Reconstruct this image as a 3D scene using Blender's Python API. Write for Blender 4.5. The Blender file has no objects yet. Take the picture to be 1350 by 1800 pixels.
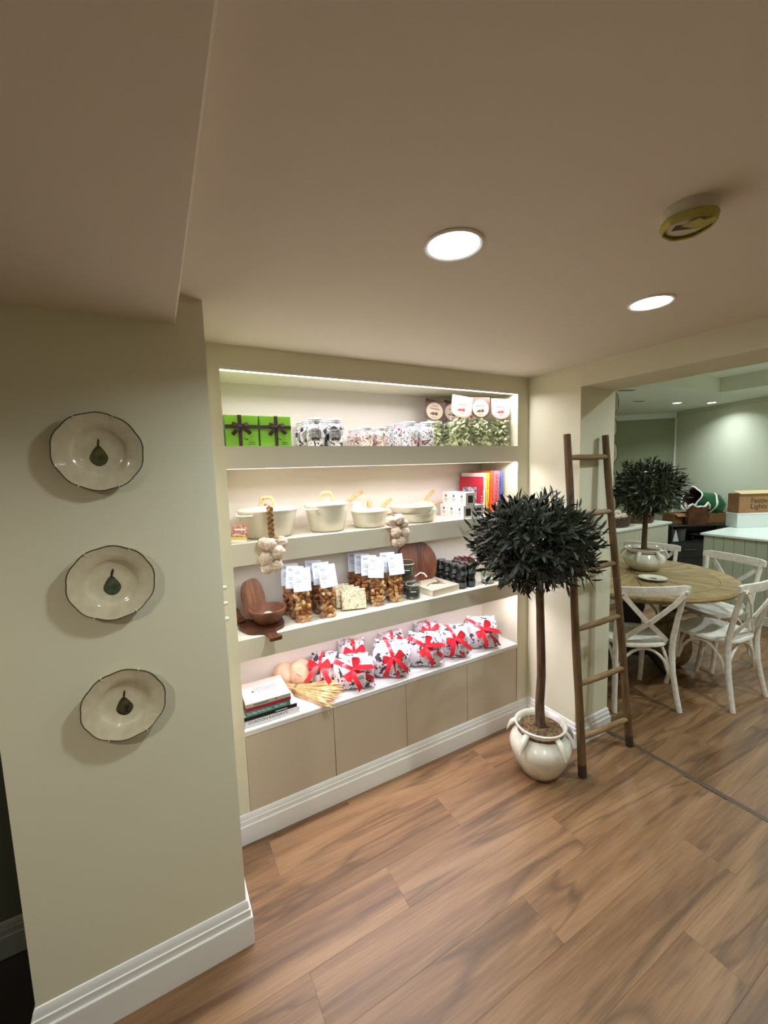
import bpy, bmesh, math, random
from mathutils import Vector, Matrix, noise
R = math.radians
random.seed(7)
scene = bpy.context.scene
C = scene.collection

# ---------------------------------------------------------------- camera
cam_data = bpy.data.cameras.new('camera')
cam_data.sensor_fit = 'HORIZONTAL'
cam_data.sensor_width = 36.0
cam_data.lens = 720.57 / 1350.0 * 36.0
cam_data.clip_start = 0.02
cam = bpy.data.objects.new('camera', cam_data)
C.objects.link(cam)
right = Vector((0.87334, -0.48614, -0.03073))
down = Vector((-0.07755, -0.07650, -0.99405))
fwd = Vector((0.48090, 0.87053, -0.10451))
m = Matrix((right, -down, -fwd)).transposed().to_4x4()
m.translation = (0, 0, 1.7)
cam.matrix_world = m
scene.camera = cam

# ---------------------------------------------------------------- world, exposure
world = bpy.data.worlds.new('world')
scene.world = world
world.use_nodes = True
world.node_tree.nodes['Background'].inputs['Color'].default_value = (0.55, 0.6, 0.5, 1)
world.node_tree.nodes['Background'].inputs['Strength'].default_value = 0.02
scene.view_settings.view_transform = 'Standard'
scene.view_settings.look = 'None'
scene.view_settings.gamma = 1
scene.view_settings.use_curve_mapping = False
scene.view_settings.exposure = 0.27
try:
    scene.cycles.max_bounces = 8
    scene.cycles.diffuse_bounces = 5
    scene.cycles.transparent_max_bounces = 16
    scene.cycles.use_denoising = True
    scene.cycles.use_adaptive_sampling = True
    scene.cycles.adaptive_threshold = 0.035
    scene.cycles.sample_clamp_indirect = 6
    scene.cycles.caustics_reflective = False
    scene.cycles.caustics_refractive = False
except Exception:
    pass

# lamp powers (watts) and colours, used where each lamp is built
COOL = (0.88, 1.0, 1.0)
WARM = (1.0, 0.93, 0.80)
P_DOWN = 8.0
P_SOFFIT = 7.0
P_BACK = 11.0
LED_POWER = (6.6, 5.8, 5.2, 5.4)
LED_COLOR = ((0.98, 0.96, 1.0), (1.0, 0.94, 0.99), (0.93, 0.93, 1.0), (0.97, 0.89, 1.0))

# ---------------------------------------------------------------- helpers
def srgb(c):
    o = []
    for v in c:
        v = v / 255.0
        o.append(v / 12.92 if v <= 0.04045 else ((v + 0.055) / 1.055) ** 2.4)
    return (o[0], o[1], o[2], 1.0)

MATS = {}
def mat(name, col, rough=0.5, metal=0.0, spec=0.5, noise_amt=0.0, noise_scale=20.0, bump=0.0, bump_scale=80.0,
        col2=None, emit=None, estr=0.0, coat=0.0, sheen=0.0):
    if name in MATS:
        return MATS[name]
    M = bpy.data.materials.new(name)
    M.use_nodes = True
    nt = M.node_tree
    b = nt.nodes['Principled BSDF']
    b.inputs['Base Color'].default_value = srgb(col)
    b.inputs['Roughness'].default_value = rough
    b.inputs['Metallic'].default_value = metal
    b.inputs['Specular IOR Level'].default_value = spec
    b.inputs['Coat Weight'].default_value = coat
    if sheen:
        b.inputs['Sheen Weight'].default_value = sheen
    tc = nt.nodes.new('ShaderNodeTexCoord')
    if noise_amt or col2:
        n = nt.nodes.new('ShaderNodeTexNoise')
        n.inputs['Scale'].default_value = noise_scale
        n.inputs['Detail'].default_value = 4
        nt.links.new(tc.outputs['Object'], n.inputs['Vector'])
        r = nt.nodes.new('ShaderNodeValToRGB')
        c2 = col2 if col2 else tuple(max(0, v * (1 - noise_amt)) for v in col)
        r.color_ramp.elements[0].position = 0.36
        r.color_ramp.elements[1].position = 0.64
        r.color_ramp.elements[0].color = srgb(c2)
        r.color_ramp.elements[1].color = srgb(col)
        nt.links.new(n.outputs['Fac'], r.inputs['Fac'])
        nt.links.new(r.outputs['Color'], b.inputs['Base Color'])
    if bump:
        n2 = nt.nodes.new('ShaderNodeTexNoise')
        n2.inputs['Scale'].default_value = bump_scale
        n2.inputs['Detail'].default_value = 3
        nt.links.new(tc.outputs['Object'], n2.inputs['Vector'])
        bp = nt.nodes.new('ShaderNodeBump')
        bp.inputs['Strength'].default_value = bump
        bp.inputs['Distance'].default_value = 0.002
        nt.links.new(n2.outputs['Fac'], bp.inputs['Height'])
        nt.links.new(bp.outputs['Normal'], b.inputs['Normal'])
    if emit:
        b.inputs['Emission Color'].default_value = srgb(emit)
        b.inputs['Emission Strength'].default_value = estr
    MATS[name] = M
    return M

def wood_mat(name, dark, mid, light, along='X', rough=0.45, fine=1.0, random_shade=0.25, coat=0.0, streak=1.0, lines=0.0, stretch=1.3):
    """Procedural wood: long stretched grain; each object takes its own piece of the grain."""
    if name in MATS:
        return MATS[name]
    M = bpy.data.materials.new(name)
    M.use_nodes = True
    nt = M.node_tree
    L = nt.links.new
    b = nt.nodes['Principled BSDF']
    b.inputs['Roughness'].default_value = rough
    b.inputs['Coat Weight'].default_value = coat
    tc = nt.nodes.new('ShaderNodeTexCoord')
    oi = nt.nodes.new('ShaderNodeObjectInfo')
    mp = nt.nodes.new('ShaderNodeMapping')
    s = {'X': (stretch, 9.0, 9.0), 'Y': (9.0, stretch, 9.0), 'Z': (9.0, 9.0, stretch)}[along]
    mp.inputs['Scale'].default_value = tuple(v * fine for v in s)
    L(tc.outputs['Object'], mp.inputs['Vector'])
    mul = nt.nodes.new('ShaderNodeMath'); mul.operation = 'MULTIPLY'
    mul.inputs[1].default_value = 37.0
    L(oi.outputs['Random'], mul.inputs[0])
    n = nt.nodes.new('ShaderNodeTexNoise'); n.noise_dimensions = '4D'
    n.inputs['Scale'].default_value = 1.0
    n.inputs['Detail'].default_value = 5
    n.inputs['Roughness'].default_value = 0.55
    n.inputs['Distortion'].default_value = 1.1 * streak
    L(mp.outputs['Vector'], n.inputs['Vector']); L(mul.outputs[0], n.inputs['W'])
    r = nt.nodes.new('ShaderNodeValToRGB')
    e = r.color_ramp.elements
    e[0].position = 0.30; e[0].color = srgb(dark)
    e[1].position = 0.72; e[1].color = srgb(light)
    k = e.new(0.47); k.color = srgb(mid)
    L(n.outputs['Fac'], r.inputs['Fac'])
    mp2 = nt.nodes.new('ShaderNodeMapping')
    s2 = {'X': (6.0, 160.0, 160.0), 'Y': (160.0, 6.0, 160.0), 'Z': (160.0, 160.0, 6.0)}[along]
    mp2.inputs['Scale'].default_value = tuple(v * fine for v in s2)
    L(tc.outputs['Object'], mp2.inputs['Vector'])
    n2 = nt.nodes.new('ShaderNodeTexNoise'); n2.noise_dimensions = '4D'
    n2.inputs['Scale'].default_value = 1.0; n2.inputs['Detail'].default_value = 2
    L(mp2.outputs['Vector'], n2.inputs['Vector']); L(mul.outputs[0], n2.inputs['W'])
    mix = nt.nodes.new('ShaderNodeMixRGB'); mix.blend_type = 'MULTIPLY'
    mr = nt.nodes.new('ShaderNodeMapRange')
    mr.inputs['From Min'].default_value = 0.3; mr.inputs['From Max'].default_value = 0.7
    mr.inputs['To Min'].default_value = 0.78; mr.inputs['To Max'].default_value = 1.1
    L(n2.outputs['Fac'], mr.inputs['Value'])
    mix.inputs['Fac'].default_value = 1.0
    L(r.outputs['Color'], mix.inputs['Color1']); L(mr.outputs['Result'], mix.inputs['Color2'])
    mix2 = nt.nodes.new('ShaderNodeMixRGB'); mix2.blend_type = 'MULTIPLY'
    mix2.inputs['Fac'].default_value = 1.0
    mr2 = nt.nodes.new('ShaderNodeMapRange')
    mr2.inputs['To Min'].default_value = 1.0 - random_shade; mr2.inputs['To Max'].default_value = 1.0 + random_shade * 0.4
    L(oi.outputs['Random'], mr2.inputs['Value'])
    L(mix.outputs['Color'], mix2.inputs['Color1']); L(mr2.outputs['Result'], mix2.inputs['Color2'])
    last = mix2.outputs['Color']
    if lines:
        # thin dark growth lines: contour bands of a slow, strongly stretched noise
        mp3 = nt.nodes.new('ShaderNodeMapping')
        s3 = {'X': (0.55, 4.0, 4.0), 'Y': (4.0, 0.55, 4.0), 'Z': (4.0, 4.0, 0.55)}[along]
        mp3.inputs['Scale'].default_value = tuple(v * fine for v in s3)
        L(tc.outputs['Object'], mp3.inputs['Vector'])
        n3 = nt.nodes.new('ShaderNodeTexNoise'); n3.noise_dimensions = '4D'
        n3.inputs['Scale'].default_value = 1.0; n3.inputs['Detail'].default_value = 3; n3.inputs['Distortion'].default_value = 0.8
        ad = nt.nodes.new('ShaderNodeMath'); ad.operation = 'ADD'; ad.inputs[1].default_value = 5.0
        L(mul.outputs[0], ad.inputs[0])
        L(mp3.outputs['Vector'], n3.inputs['Vector']); L(ad.outputs[0], n3.inputs['W'])
        k1 = nt.nodes.new('ShaderNodeMath'); k1.operation = 'MULTIPLY'; k1.inputs[1].default_value = 11.0
        k2 = nt.nodes.new('ShaderNodeMath'); k2.operation = 'PINGPONG'; k2.inputs[1].default_value = 1.0
        L(n3.outputs['Fac'], k1.inputs[0]); L(k1.outputs[0], k2.inputs[0])
        mr3 = nt.nodes.new('ShaderNodeMapRange')
        mr3.inputs['From Min'].default_value = 0.0; mr3.inputs['From Max'].default_value = 0.28
        mr3.inputs['To Min'].default_value = 1.0 - lines * 0.62; mr3.inputs['To Max'].default_value = 1.0
        L(k2.outputs[0], mr3.inputs['Value'])
        mix3 = nt.nodes.new('ShaderNodeMixRGB'); mix3.blend_type = 'MULTIPLY'; mix3.inputs['Fac'].default_value = 1.0
        L(last, mix3.inputs['Color1']); L(mr3.outputs['Result'], mix3.inputs['Color2'])
        last = mix3.outputs['Color']
    L(last, b.inputs['Base Color'])
    bp = nt.nodes.new('ShaderNodeBump'); bp.inputs['Strength'].default_value = 0.12; bp.inputs['Distance'].default_value = 0.001
    L(n2.outputs['Fac'], bp.inputs['Height']); L(bp.outputs['Normal'], b.inputs['Normal'])
    MATS[name] = M
    return M

def pattern_mat(name, base, cols, scale=60.0, amount=0.5, rough=0.25, warp=1.5, stretch=(1, 1, 1)):
    """Printed ornament: swirling motifs in one or more inks on a pale ground."""
    if name in MATS:
        return MATS[name]
    M = bpy.data.materials.new(name); M.use_nodes = True
    nt = M.node_tree; L = nt.links.new
    b = nt.nodes['Principled BSDF']; b.inputs['Roughness'].default_value = rough
    tc = nt.nodes.new('ShaderNodeTexCoord')
    oi = nt.nodes.new('ShaderNodeObjectInfo')
    add = nt.nodes.new('ShaderNodeVectorMath'); add.operation = 'ADD'
    mp = nt.nodes.new('ShaderNodeMapping'); mp.inputs['Scale'].default_value = stretch
    L(tc.outputs['Object'], mp.inputs['Vector'])
    L(mp.outputs['Vector'], add.inputs[0]); L(oi.outputs['Random'], add.inputs[1])
    prev = None
    rgb = nt.nodes.new('ShaderNodeRGB'); rgb.outputs[0].default_value = srgb(base); prev = rgb.outputs[0]
    for i, (ink, sc, th, kind) in enumerate(cols):
        if kind in ('noise', 'line'):
            t = nt.nodes.new('ShaderNodeTexNoise'); t.noise_dimensions = '4D'
            t.inputs['Scale'].default_value = scale * sc; t.inputs['Detail'].default_value = 1.5
            t.inputs['Distortion'].default_value = warp; t.inputs['W'].default_value = i * 7.3
            out = t.outputs['Fac']
            if kind == 'line':
                ml = nt.nodes.new('ShaderNodeMath'); ml.operation = 'MULTIPLY'; ml.inputs[1].default_value = 6.0
                pp = nt.nodes.new('ShaderNodeMath'); pp.operation = 'PINGPONG'; pp.inputs[1].default_value = 1.0
                L(out, ml.inputs[0]); L(ml.outputs[0], pp.inputs[0]); out = pp.outputs[0]
        else:
            t = nt.nodes.new('ShaderNodeTexVoronoi'); t.inputs['Scale'].default_value = scale * sc
            t.feature = 'F1'
            out = t.outputs['Distance']
        L(add.outputs['Vector'], t.inputs['Vector'])
        mr = nt.nodes.new('ShaderNodeMapRange')
        if kind == 'noise':
            mr.inputs['From Min'].default_value = th - 0.01; mr.inputs['From Max'].default_value = th + 0.01
        else:
            mr.inputs['From Min'].default_value = th + 0.03; mr.inputs['From Max'].default_value = th - 0.03
        L(out, mr.inputs['Value'])
        mx = nt.nodes.new('ShaderNodeMixRGB'); mx.inputs['Color2'].default_value = srgb(ink)
        L(mr.outputs['Result'], mx.inputs['Fac']); L(prev, mx.inputs['Color1'])
        prev = mx.outputs['Color']
    L(prev, b.inputs['Base Color'])
    MATS[name] = M
    return M

def film_mat(name, tint=(255, 255, 255), gloss=0.12, rough=0.12):
    if name in MATS:
        return MATS[name]
    M = bpy.data.materials.new(name); M.use_nodes = True
    nt = M.node_tree; nt.nodes.clear()
    o = nt.nodes.new('ShaderNodeOutputMaterial'); mx = nt.nodes.new('ShaderNodeMixShader')
    t = nt.nodes.new('ShaderNodeBsdfTransparent'); t.inputs['Color'].default_value = srgb(tint)
    g = nt.nodes.new('ShaderNodeBsdfGlossy'); g.inputs['Roughness'].default_value = rough
    mx.inputs['Fac'].default_value = gloss
    nt.links.new(t.outputs[0], mx.inputs[1]); nt.links.new(g.outputs[0], mx.inputs[2]); nt.links.new(mx.outputs[0], o.inputs['Surface'])
    MATS[name] = M
    return M

class G:
    """Collects faces of one mesh; every add takes an optional matrix and material slot."""
    def __init__(s):
        s.v = []; s.f = []; s.mi = []
    def add(s, V, F, M=None, k=0):
        o = len(s.v)
        if M is not None:
            V = [M @ Vector(p) for p in V]
        s.v += [tuple(p) for p in V]
        s.f += [tuple(i + o for i in f) for f in F]
        s.mi += [k] * len(F)
        return s
    def box(s, x0, x1, y0, y1, z0, z1, b=0.0, M=None, k=0):
        x0, x1 = min(x0, x1), max(x0, x1); y0, y1 = min(y0, y1), max(y0, y1); z0, z1 = min(z0, z1), max(z0, z1)
        b = min(b, (x1 - x0) * .45, (y1 - y0) * .45, (z1 - z0) * .45)
        if b <= 0:
            V = [(x, y, z) for x in (x0, x1) for y in (y0, y1) for z in (z0, z1)]
            F = [(0, 1, 3, 2), (4, 6, 7, 5), (0, 4, 5, 1), (2, 3, 7, 6), (0, 2, 6, 4), (1, 5, 7, 3)]
            return s.add(V, F, M, k)
        V = []; idx = {}
        for ix, X in enumerate((x0, x1)):
            for iy, Y in enumerate((y0, y1)):
                for iz, Z in enumerate((z0, z1)):
                    dx, dy, dz = (b if ix == 0 else -b), (b if iy == 0 else -b), (b if iz == 0 else -b)
                    idx[(ix, iy, iz, 0)] = len(V); V.append((X, Y + dy, Z + dz))
                    idx[(ix, iy, iz, 1)] = len(V); V.append((X + dx, Y, Z + dz))
                    idx[(ix, iy, iz, 2)] = len(V); V.append((X + dx, Y + dy, Z))
        I = idx; F = []
        for q in (0, 1):
            a = [I[(q, 0, 0, 0)], I[(q, 0, 1, 0)], I[(q, 1, 1, 0)], I[(q, 1, 0, 0)]]
            F.append(tuple(a if q == 0 else a[::-1]))
            a = [I[(0, q, 0, 1)], I[(1, q, 0, 1)], I[(1, q, 1, 1)], I[(0, q, 1, 1)]]
            F.append(tuple(a if q == 0 else a[::-1]))
            a = [I[(0, 0, q, 2)], I[(0, 1, q, 2)], I[(1, 1, q, 2)], I[(1, 0, q, 2)]]
            F.append(tuple(a if q == 0 else a[::-1]))
        for p in (0, 1):
            for q in (0, 1):
                F.append((I[(p, q, 0, 0)], I[(p, q, 1, 0)], I[(p, q, 1, 1)], I[(p, q, 0, 1)]))
                F.append((I[(p, 0, q, 0)], I[(p, 1, q, 0)], I[(p, 1, q, 2)], I[(p, 0, q, 2)]))
                F.append((I[(0, p, q, 1)], I[(1, p, q, 1)], I[(1, p, q, 2)], I[(0, p, q, 2)]))
                for r_ in (0, 1):
                    F.append((I[(p, q, r_, 0)], I[(p, q, r_, 1)], I[(p, q, r_, 2)]))
        return s.add(V, F, M, k)
    def lathe(s, prof, n=24, M=None, k=0, sx=1.0, sy=1.0, mod=None, cap=True):
        V = []; F = []
        for (r, z) in prof:
            for i in range(n):
                a = 2 * math.pi * i / n
                q = r * (mod(a, r, z) if mod else 1.0)
                V.append((q * math.cos(a) * sx, q * math.sin(a) * sy, z))
        for j in range(len(prof) - 1):
            for i in range(n):
                F.append((j * n + i, j * n + (i + 1) % n, (j + 1) * n + (i + 1) % n, (j + 1) * n + i))
        if cap:
            if prof[0][0] > 1e-6: F.append(tuple(range(n))[::-1])
            if prof[-1][0] > 1e-6: F.append(tuple(range((len(prof) - 1) * n, len(prof) * n)))
        return s.add(V, F, M, k)
    def tube(s, pts, r=0.005, n=6, M=None, k=0, closed=False, flat=None):
        pts = [Vector(p) for p in pts]
        m_ = len(pts)
        rr = r if isinstance(r, (list, tuple)) else [r] * m_
        V = []; F = []
        up = None
        for i, p in enumerate(pts):
            if closed:
                t = (pts[(i + 1) % m_] - pts[i - 1])
            else:
                t = (pts[min(i + 1, m_ - 1)] - pts[max(i - 1, 0)])
            if t.length < 1e-9: t = Vector((0, 0, 1))
            t.normalize()
            if up is None:
                up = Vector((0, 0, 1)) if abs(t.z) < 0.9 else Vector((0, 1, 0))
            a = t.cross(up)
            if a.length < 1e-6: a = t.cross(Vector((1, 0, 0)))
            a.normalize(); bb = a.cross(t); bb.normalize(); up = bb
            for j in range(n):
                th = 2 * math.pi * (j + .5) / n
                ra, rb = rr[i], rr[i]
                if flat: ra, rb = rr[i] * flat[0], rr[i] * flat[1]
                V.append(p + a * math.cos(th) * ra + bb * math.sin(th) * rb)
        seg = m_ if closed else m_ - 1
        for i in range(seg):
            for j in range(n):
                i2 = (i + 1) % m_
                F.append((i * n + j, i * n + (j + 1) % n, i2 * n + (j + 1) % n, i2 * n + j))
        if not closed:
            F.append(tuple(range(n))[::-1]); F.append(tuple(range((m_ - 1) * n, m_ * n)))
        return s.add(V, F, M, k)
    def prism(s, out, z0, z1, M=None, k=0):
        n = len(out)
        V = [(x, y, z0) for x, y in out] + [(x, y, z1) for x, y in out]
        F = [tuple(range(n))[::-1], tuple(range(n, 2 * n))]
        F += [(i, (i + 1) % n, n + (i + 1) % n, n + i) for i in range(n)]
        return s.add(V, F, M, k)
    def ball(s, c, r, nu=10, nv=7, M=None, k=0, fn=None):
        rx, ry, rz = r if isinstance(r, (list, tuple)) else (r, r, r)
        V = [(c[0], c[1], c[2] - rz)]
        for j in range(1, nv):
            ph = -math.pi / 2 + math.pi * j / nv
            for i in range(nu):
                th = 2 * math.pi * i / nu
                d = (math.cos(ph) * math.cos(th), math.cos(ph) * math.sin(th), math.sin(ph))
                q = fn(d, th, ph) if fn else 1.0
                V.append((c[0] + rx * d[0] * q, c[1] + ry * d[1] * q, c[2] + rz * d[2] * q))
        V.append((c[0], c[1], c[2] + rz * (fn((0, 0, 1), 0, math.pi / 2) if fn else 1.0)))
        F = [(0, 1 + (i + 1) % nu, 1 + i) for i in range(nu)]
        for j in range(nv - 2):
            for i in range(nu):
                a = 1 + j * nu
                F.append((a + i, a + (i + 1) % nu, a + nu + (i + 1) % nu, a + nu + i))
        t = len(V) - 1; a = 1 + (nv - 2) * nu
        F += [(t, a + i, a + (i + 1) % nu) for i in range(nu)]
        return s.add(V, F, M, k)
    def strip(s, L_, R_, th=0.0006, M=None, k=0):
        """A ribbon between two rows of points, with a little thickness."""
        n = len(L_)
        L_ = [Vector(p) for p in L_]; R_ = [Vector(p) for p in R_]
        V = []
        for i in range(n):
            t = (L_[min(i + 1, n - 1)] + R_[min(i + 1, n - 1)] - L_[max(i - 1, 0)] - R_[max(i - 1, 0)])
            w = R_[i] - L_[i]
            nn = t.cross(w)
            if nn.length < 1e-9: nn = Vector((0, 0, 1))
            nn.normalize(); nn *= th
            V += [L_[i] - nn, R_[i] - nn, R_[i] + nn, L_[i] + nn]
        F = []
        for i in range(n - 1):
            for j in range(4):
                F.append((i * 4 + j, i * 4 + (j + 1) % 4, i * 4 + 4 + (j + 1) % 4, i * 4 + 4 + j))
        F.append((3, 2, 1, 0)); F.append(((n - 1) * 4, (n - 1) * 4 + 1, (n - 1) * 4 + 2, (n - 1) * 4 + 3))
        return s.add(V, F, M, k)

def mesh_of(name, g, mats, smooth=40):
    me = bpy.data.meshes.new(name)
    me.from_pydata(g.v, [], g.f)
    for q in (mats if isinstance(mats, (list, tuple)) else [mats]):
        me.materials.append(q)
    if any(g.mi):
        me.polygons.foreach_set('material_index', g.mi)
    bm = bmesh.new(); bm.from_mesh(me)
    bmesh.ops.recalc_face_normals(bm, faces=bm.faces)
    bm.to_mesh(me); bm.free()
    if smooth:
        me.shade_smooth()
        me.set_sharp_from_angle(angle=R(smooth))
    me.update()
    return me

def T(x=0, y=0, z=0): return Matrix.Translation((x, y, z))
def RX(a): return Matrix.Rotation(R(a), 4, 'X')
def RY(a): return Matrix.Rotation(R(a), 4, 'Y')
def RZ(a): return Matrix.Rotation(R(a), 4, 'Z')

def put(name, g, mats, parent=None, loc=(0, 0, 0), rot=(0, 0, 0), smooth=40, kind=None, label=None):
    me = g if isinstance(g, bpy.types.Mesh) else mesh_of(name, g, mats, smooth)
    o = bpy.data.objects.new(name, me)
    C.objects.link(o)
    o.location = loc; o.rotation_euler = tuple(R(a) for a in rot)
    if parent: o.parent = parent
    if kind: o['kind'] = kind
    if label: o['label'] = label
    return o

def tag(o, label, cat, group=None):
    o['label'] = label; o['category'] = cat
    if group: o['group'] = group
    return o

def thing(name, label, cat, loc=(0, 0, 0), rz=0.0, group=None, rot=None):
    o = bpy.data.objects.new(name, None)
    o.empty_display_size = 0.05
    C.objects.link(o)
    o.location = loc
    o.rotation_euler = tuple(R(a) for a in rot) if rot else (0, 0, R(rz))
    return tag(o, label, cat, group)

KIDS = {}
def dup(root, label, loc, rz=0.0, rot=None):
    """A copy of a thing with its parts and their sub-parts (mesh data shared)."""
    def cp(o, par):
        c = o.copy(); C.objects.link(c)
        if par: c.parent = par
        for ch in [q for q in bpy.data.objects if q.parent == o]:
            cp(ch, c)
        return c
    r = cp(root, None)
    r.location = loc
    r.rotation_euler = tuple(R(a) for a in rot) if rot else (0, 0, R(rz))
    r['label'] = label
    return r

def struct(name, g, mats, smooth=30, parent=None):
    o = put(name, g, mats, parent, smooth=smooth)
    o['kind'] = 'structure'
    return o

def lettering(body, size, mat_, M, parent, name='lettering', align='CENTER', extr=0.0002, xs=1.0):
    cu = bpy.data.curves.new('txt', 'FONT')
    cu.body = body; cu.size = size; cu.extrude = extr; cu.align_x = align; cu.align_y = 'CENTER'
    cu.resolution_u = 2
    t = bpy.data.objects.new('txt', cu); C.objects.link(t)
    dg = bpy.context.evaluated_depsgraph_get()
    me = bpy.data.meshes.new_from_object(t.evaluated_get(dg))
    bpy.data.objects.remove(t); bpy.data.curves.remove(cu)
    me.materials.clear(); me.materials.append(mat_)
    me.transform(M @ Matrix.Diagonal((xs, 1, 1, 1)))
    me.name = name
    o = bpy.data.objects.new(name, me); C.objects.link(o); o.parent = parent
    return o

def area_lamp(name, loc, power, color, size, size_y=None, rot=(0, 0, 0), spread=180, parent=None, shape=None):
    d = bpy.data.lights.new(name, 'AREA')
    d.energy = power; d.color = color
    d.shape = shape or ('RECTANGLE' if size_y else 'DISK')
    d.size = size
    if size_y: d.size_y = size_y
    d.spread = R(spread)
    o = bpy.data.objects.new(name, d); C.objects.link(o)
    o.location = loc; o.rotation_euler = tuple(R(a) for a in rot)
    if parent: o.parent = parent
    return o
# ================================================================ the setting
PAINT = mat('cream wall paint', (223, 219, 195), 0.75, bump=0.06, bump_scale=260)
NICHE = mat('alcove paint', (230, 224, 214), 0.6, bump=0.03, bump_scale=200)
CEIL = mat('ceiling paint', (228, 219, 208), 0.8, bump=0.05, bump_scale=240)
TRIM = mat('white gloss trim', (238, 238, 236), 0.32)
SAGE = mat('dark sage paint', (158, 164, 134), 0.8)
PALE = mat('pale green paint', (220, 222, 200), 0.8)
SHADEP = mat('shade darkened olive paint', (62, 64, 50), 0.8)  # recess wall: the shade of the unlit passage is put into the colour
FLOORM = wood_mat('oak plank', (96, 68, 45), (131, 97, 66), (160, 124, 89), 'X', rough=0.42, random_shade=0.08, streak=0.8, lines=0.65, stretch=0.8)
TILE = mat('shaded dark floor tile', (34, 30, 26), 0.4)  # dark tile, made blacker still to carry the recess shade

XL, XR = 0.2655, 1.988           # alcove opening
YF, YB = 1.85, 2.18              # its front plane and its back
ZC = 2.2345                      # ceiling
OPEN = [(1.8164, 2.1452), (1.3937, 1.7188), (0.9601, 1.2957), (0.5353, 0.8614)]   # shelf top, opening top

# floors
g = G().box(-0.43, 2.378, -2.3, YF + .4, -0.06, -0.0035)
floor = struct('floor', g, FLOORM)
PW, PL = 0.191, 1.22
plank_meshes = {}
def plank(L_, W_, parent, x, y):
    key = (round(L_, 3), round(W_, 3))
    if key not in plank_meshes:
        gg = G().box(-L_ / 2 + .0001, L_ / 2 - .0001, -W_ / 2 + .0001, W_ / 2 - .0001, -0.004, 0.0, b=0.0004)
        plank_meshes[key] = mesh_of('plank', gg, FLOORM, 20)
    return put('plank', plank_meshes[key], None, parent, (x, y, 0))
def lay(parent, x0, x1, y0, y1, base):
    i0 = math.floor((y0 - base) / PW)
    i = i0
    while base + i * PW < y1 - .005:
        a, b_ = max(y0, base + i * PW), min(y1, base + (i + 1) * PW)
        j = 1.143 + (i + 1) * 0.407
        s = j - math.ceil((j - x0) / PL) * PL
        while s < x1 - .002:
            p, q = max(x0, s), min(x1, s + PL)
            if q - p > .02 and b_ - a > .01:
                plank(q - p, b_ - a, parent, (p + q) / 2, (a + b_) / 2)
            s += PL
        i += 1
lay(floor, -0.43, 2.378, -0.9, YF, 1.604)
g = G().box(2.405, 8.4, -1.7, 5.3, -0.06, -0.0035)
floor_b = struct('floor', g, FLOORM)
lay(floor_b, 2.405, 5.6, 0.25, 3.0, 1.604)
g = G().box(-1.9, -0.43, -2.3, 1.83, -0.06, -0.0035)
floor_c = struct('floor', g, TILE)
tile_me = mesh_of('tile', G().box(-.149, .149, -.149, .149, -.004, 0, b=.0015), TILE, 20)
for ix in range(3):
    for iy in range(4):
        put('tile', tile_me, None, floor_c, (-0.58 - .3 * ix, 1.655 - .3 * iy, 0))
THR = mat('brown metal strip', (92, 82, 66), 0.45, metal=0.3)
g = G().box(2.378, 2.405, -1.7, 1.487, -0.02, 0.004, b=.0025)
struct('trim_1', g, THR)

# walls round the alcove
struct('wall_alcove_left', G().box(0.10, XL, YF, 2.26, 0, 2.56), PAINT)
struct('wall_alcove_right', G().box(XR, 2.09, YF, 2.26, 0, 2.56), PAINT)
struct('wall_alcove_top', G().box(XL, XR, YF, 2.26, OPEN[0][1], 2.56), PAINT)
struct('wall_alcove_foot', G().box(XL, XR, 1.87, 2.26, 0, 0.099), PAINT)
struct('wall_back', G().box(XL, XR, YB + .021, 2.26, .10, OPEN[0][1]), PAINT)
g = G().box(-0.425, 0.168, 1.425, 2.26, 0, 2.4)
struct('wall_left', g, PAINT)
g = G().box(2.083, 2.397, 1.487, 2.3, 0, 2.75)
g.box(2.083, 2.397, -1.0, 1.487, 2.1163, 2.75)
g.box(2.083, 2.397, -2.4, -1.0, 0, 2.75)
struct('wall_right', g, PAINT)
struct('wall_front', G().box(-2.0, 2.397, -2.4, -2.3, 0, 2.4), PAINT)
struct('wall_side', G().box(-2.0, -1.9, -2.3, 2.26, 0, 2.4), PAINT)
struct('wall_recess', G().box(-1.9, -0.425, 1.83, 1.9, 0, 2.4), SHADEP)
# ceilings
struct('ceiling', G().box(0.05, 2.09, -2.35, 2.26, ZC, 2.4), CEIL)
struct('ceiling_soffit', G().box(-2.0, 0.0892, -2.35, 1.83, 2.1521, 2.41, b=.004), CEIL)

# the room beyond the opening
wc = Vector((7.83, 3.77, 0)); wu = Vector((-.415, -.91, 0)).normalized(); wn = Vector((-.91, .415, 0)).normalized()
def wall_between(name, p, q, out, z0, z1, mt, th=.1):
    p, q, out = Vector(p), Vector(q), Vector(out)
    V = [p, q, q + out * th, p + out * th]
    gg = G().prism([(a.x, a.y) for a in V], z0, z1)
    return struct(name, gg, mt)
wall_between('wall_far', wc, wc + wu * 5.9, -wn, 0, 2.75, PALE)
dv = Vector((-.63, .624, 0)).normalized(); dn = Vector((dv.y, -dv.x, 0))
wall_between('wall_dark', wc, wc + dv * 2.2, dn, 0, 2.75, SAGE)
g = G().box(2.3, 6.3, 5.2, 5.3, 0, 2.75); struct('wall_north', g, PALE)
g = G().box(2.397, 5.5, -1.7, -1.6, 0, 2.75); struct('wall_south', g, PALE)
g = G().box(2.30, 2.397, 2.3, 5.2, 0, 2.75); struct('wall_west', g, PALE)
ZB = 2.5
g = G()
g.box(2.397, 8.4, 2.47, 5.3, ZB, 2.75)
g.box(6.09, 8.4, -1.7, 2.47, ZB, 2.75)
g.box(2.397, 2.85, -1.7, 2.47, ZB, 2.75)
g.box(2.85, 6.09, -1.7, -1.0, ZB, 2.75)
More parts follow.
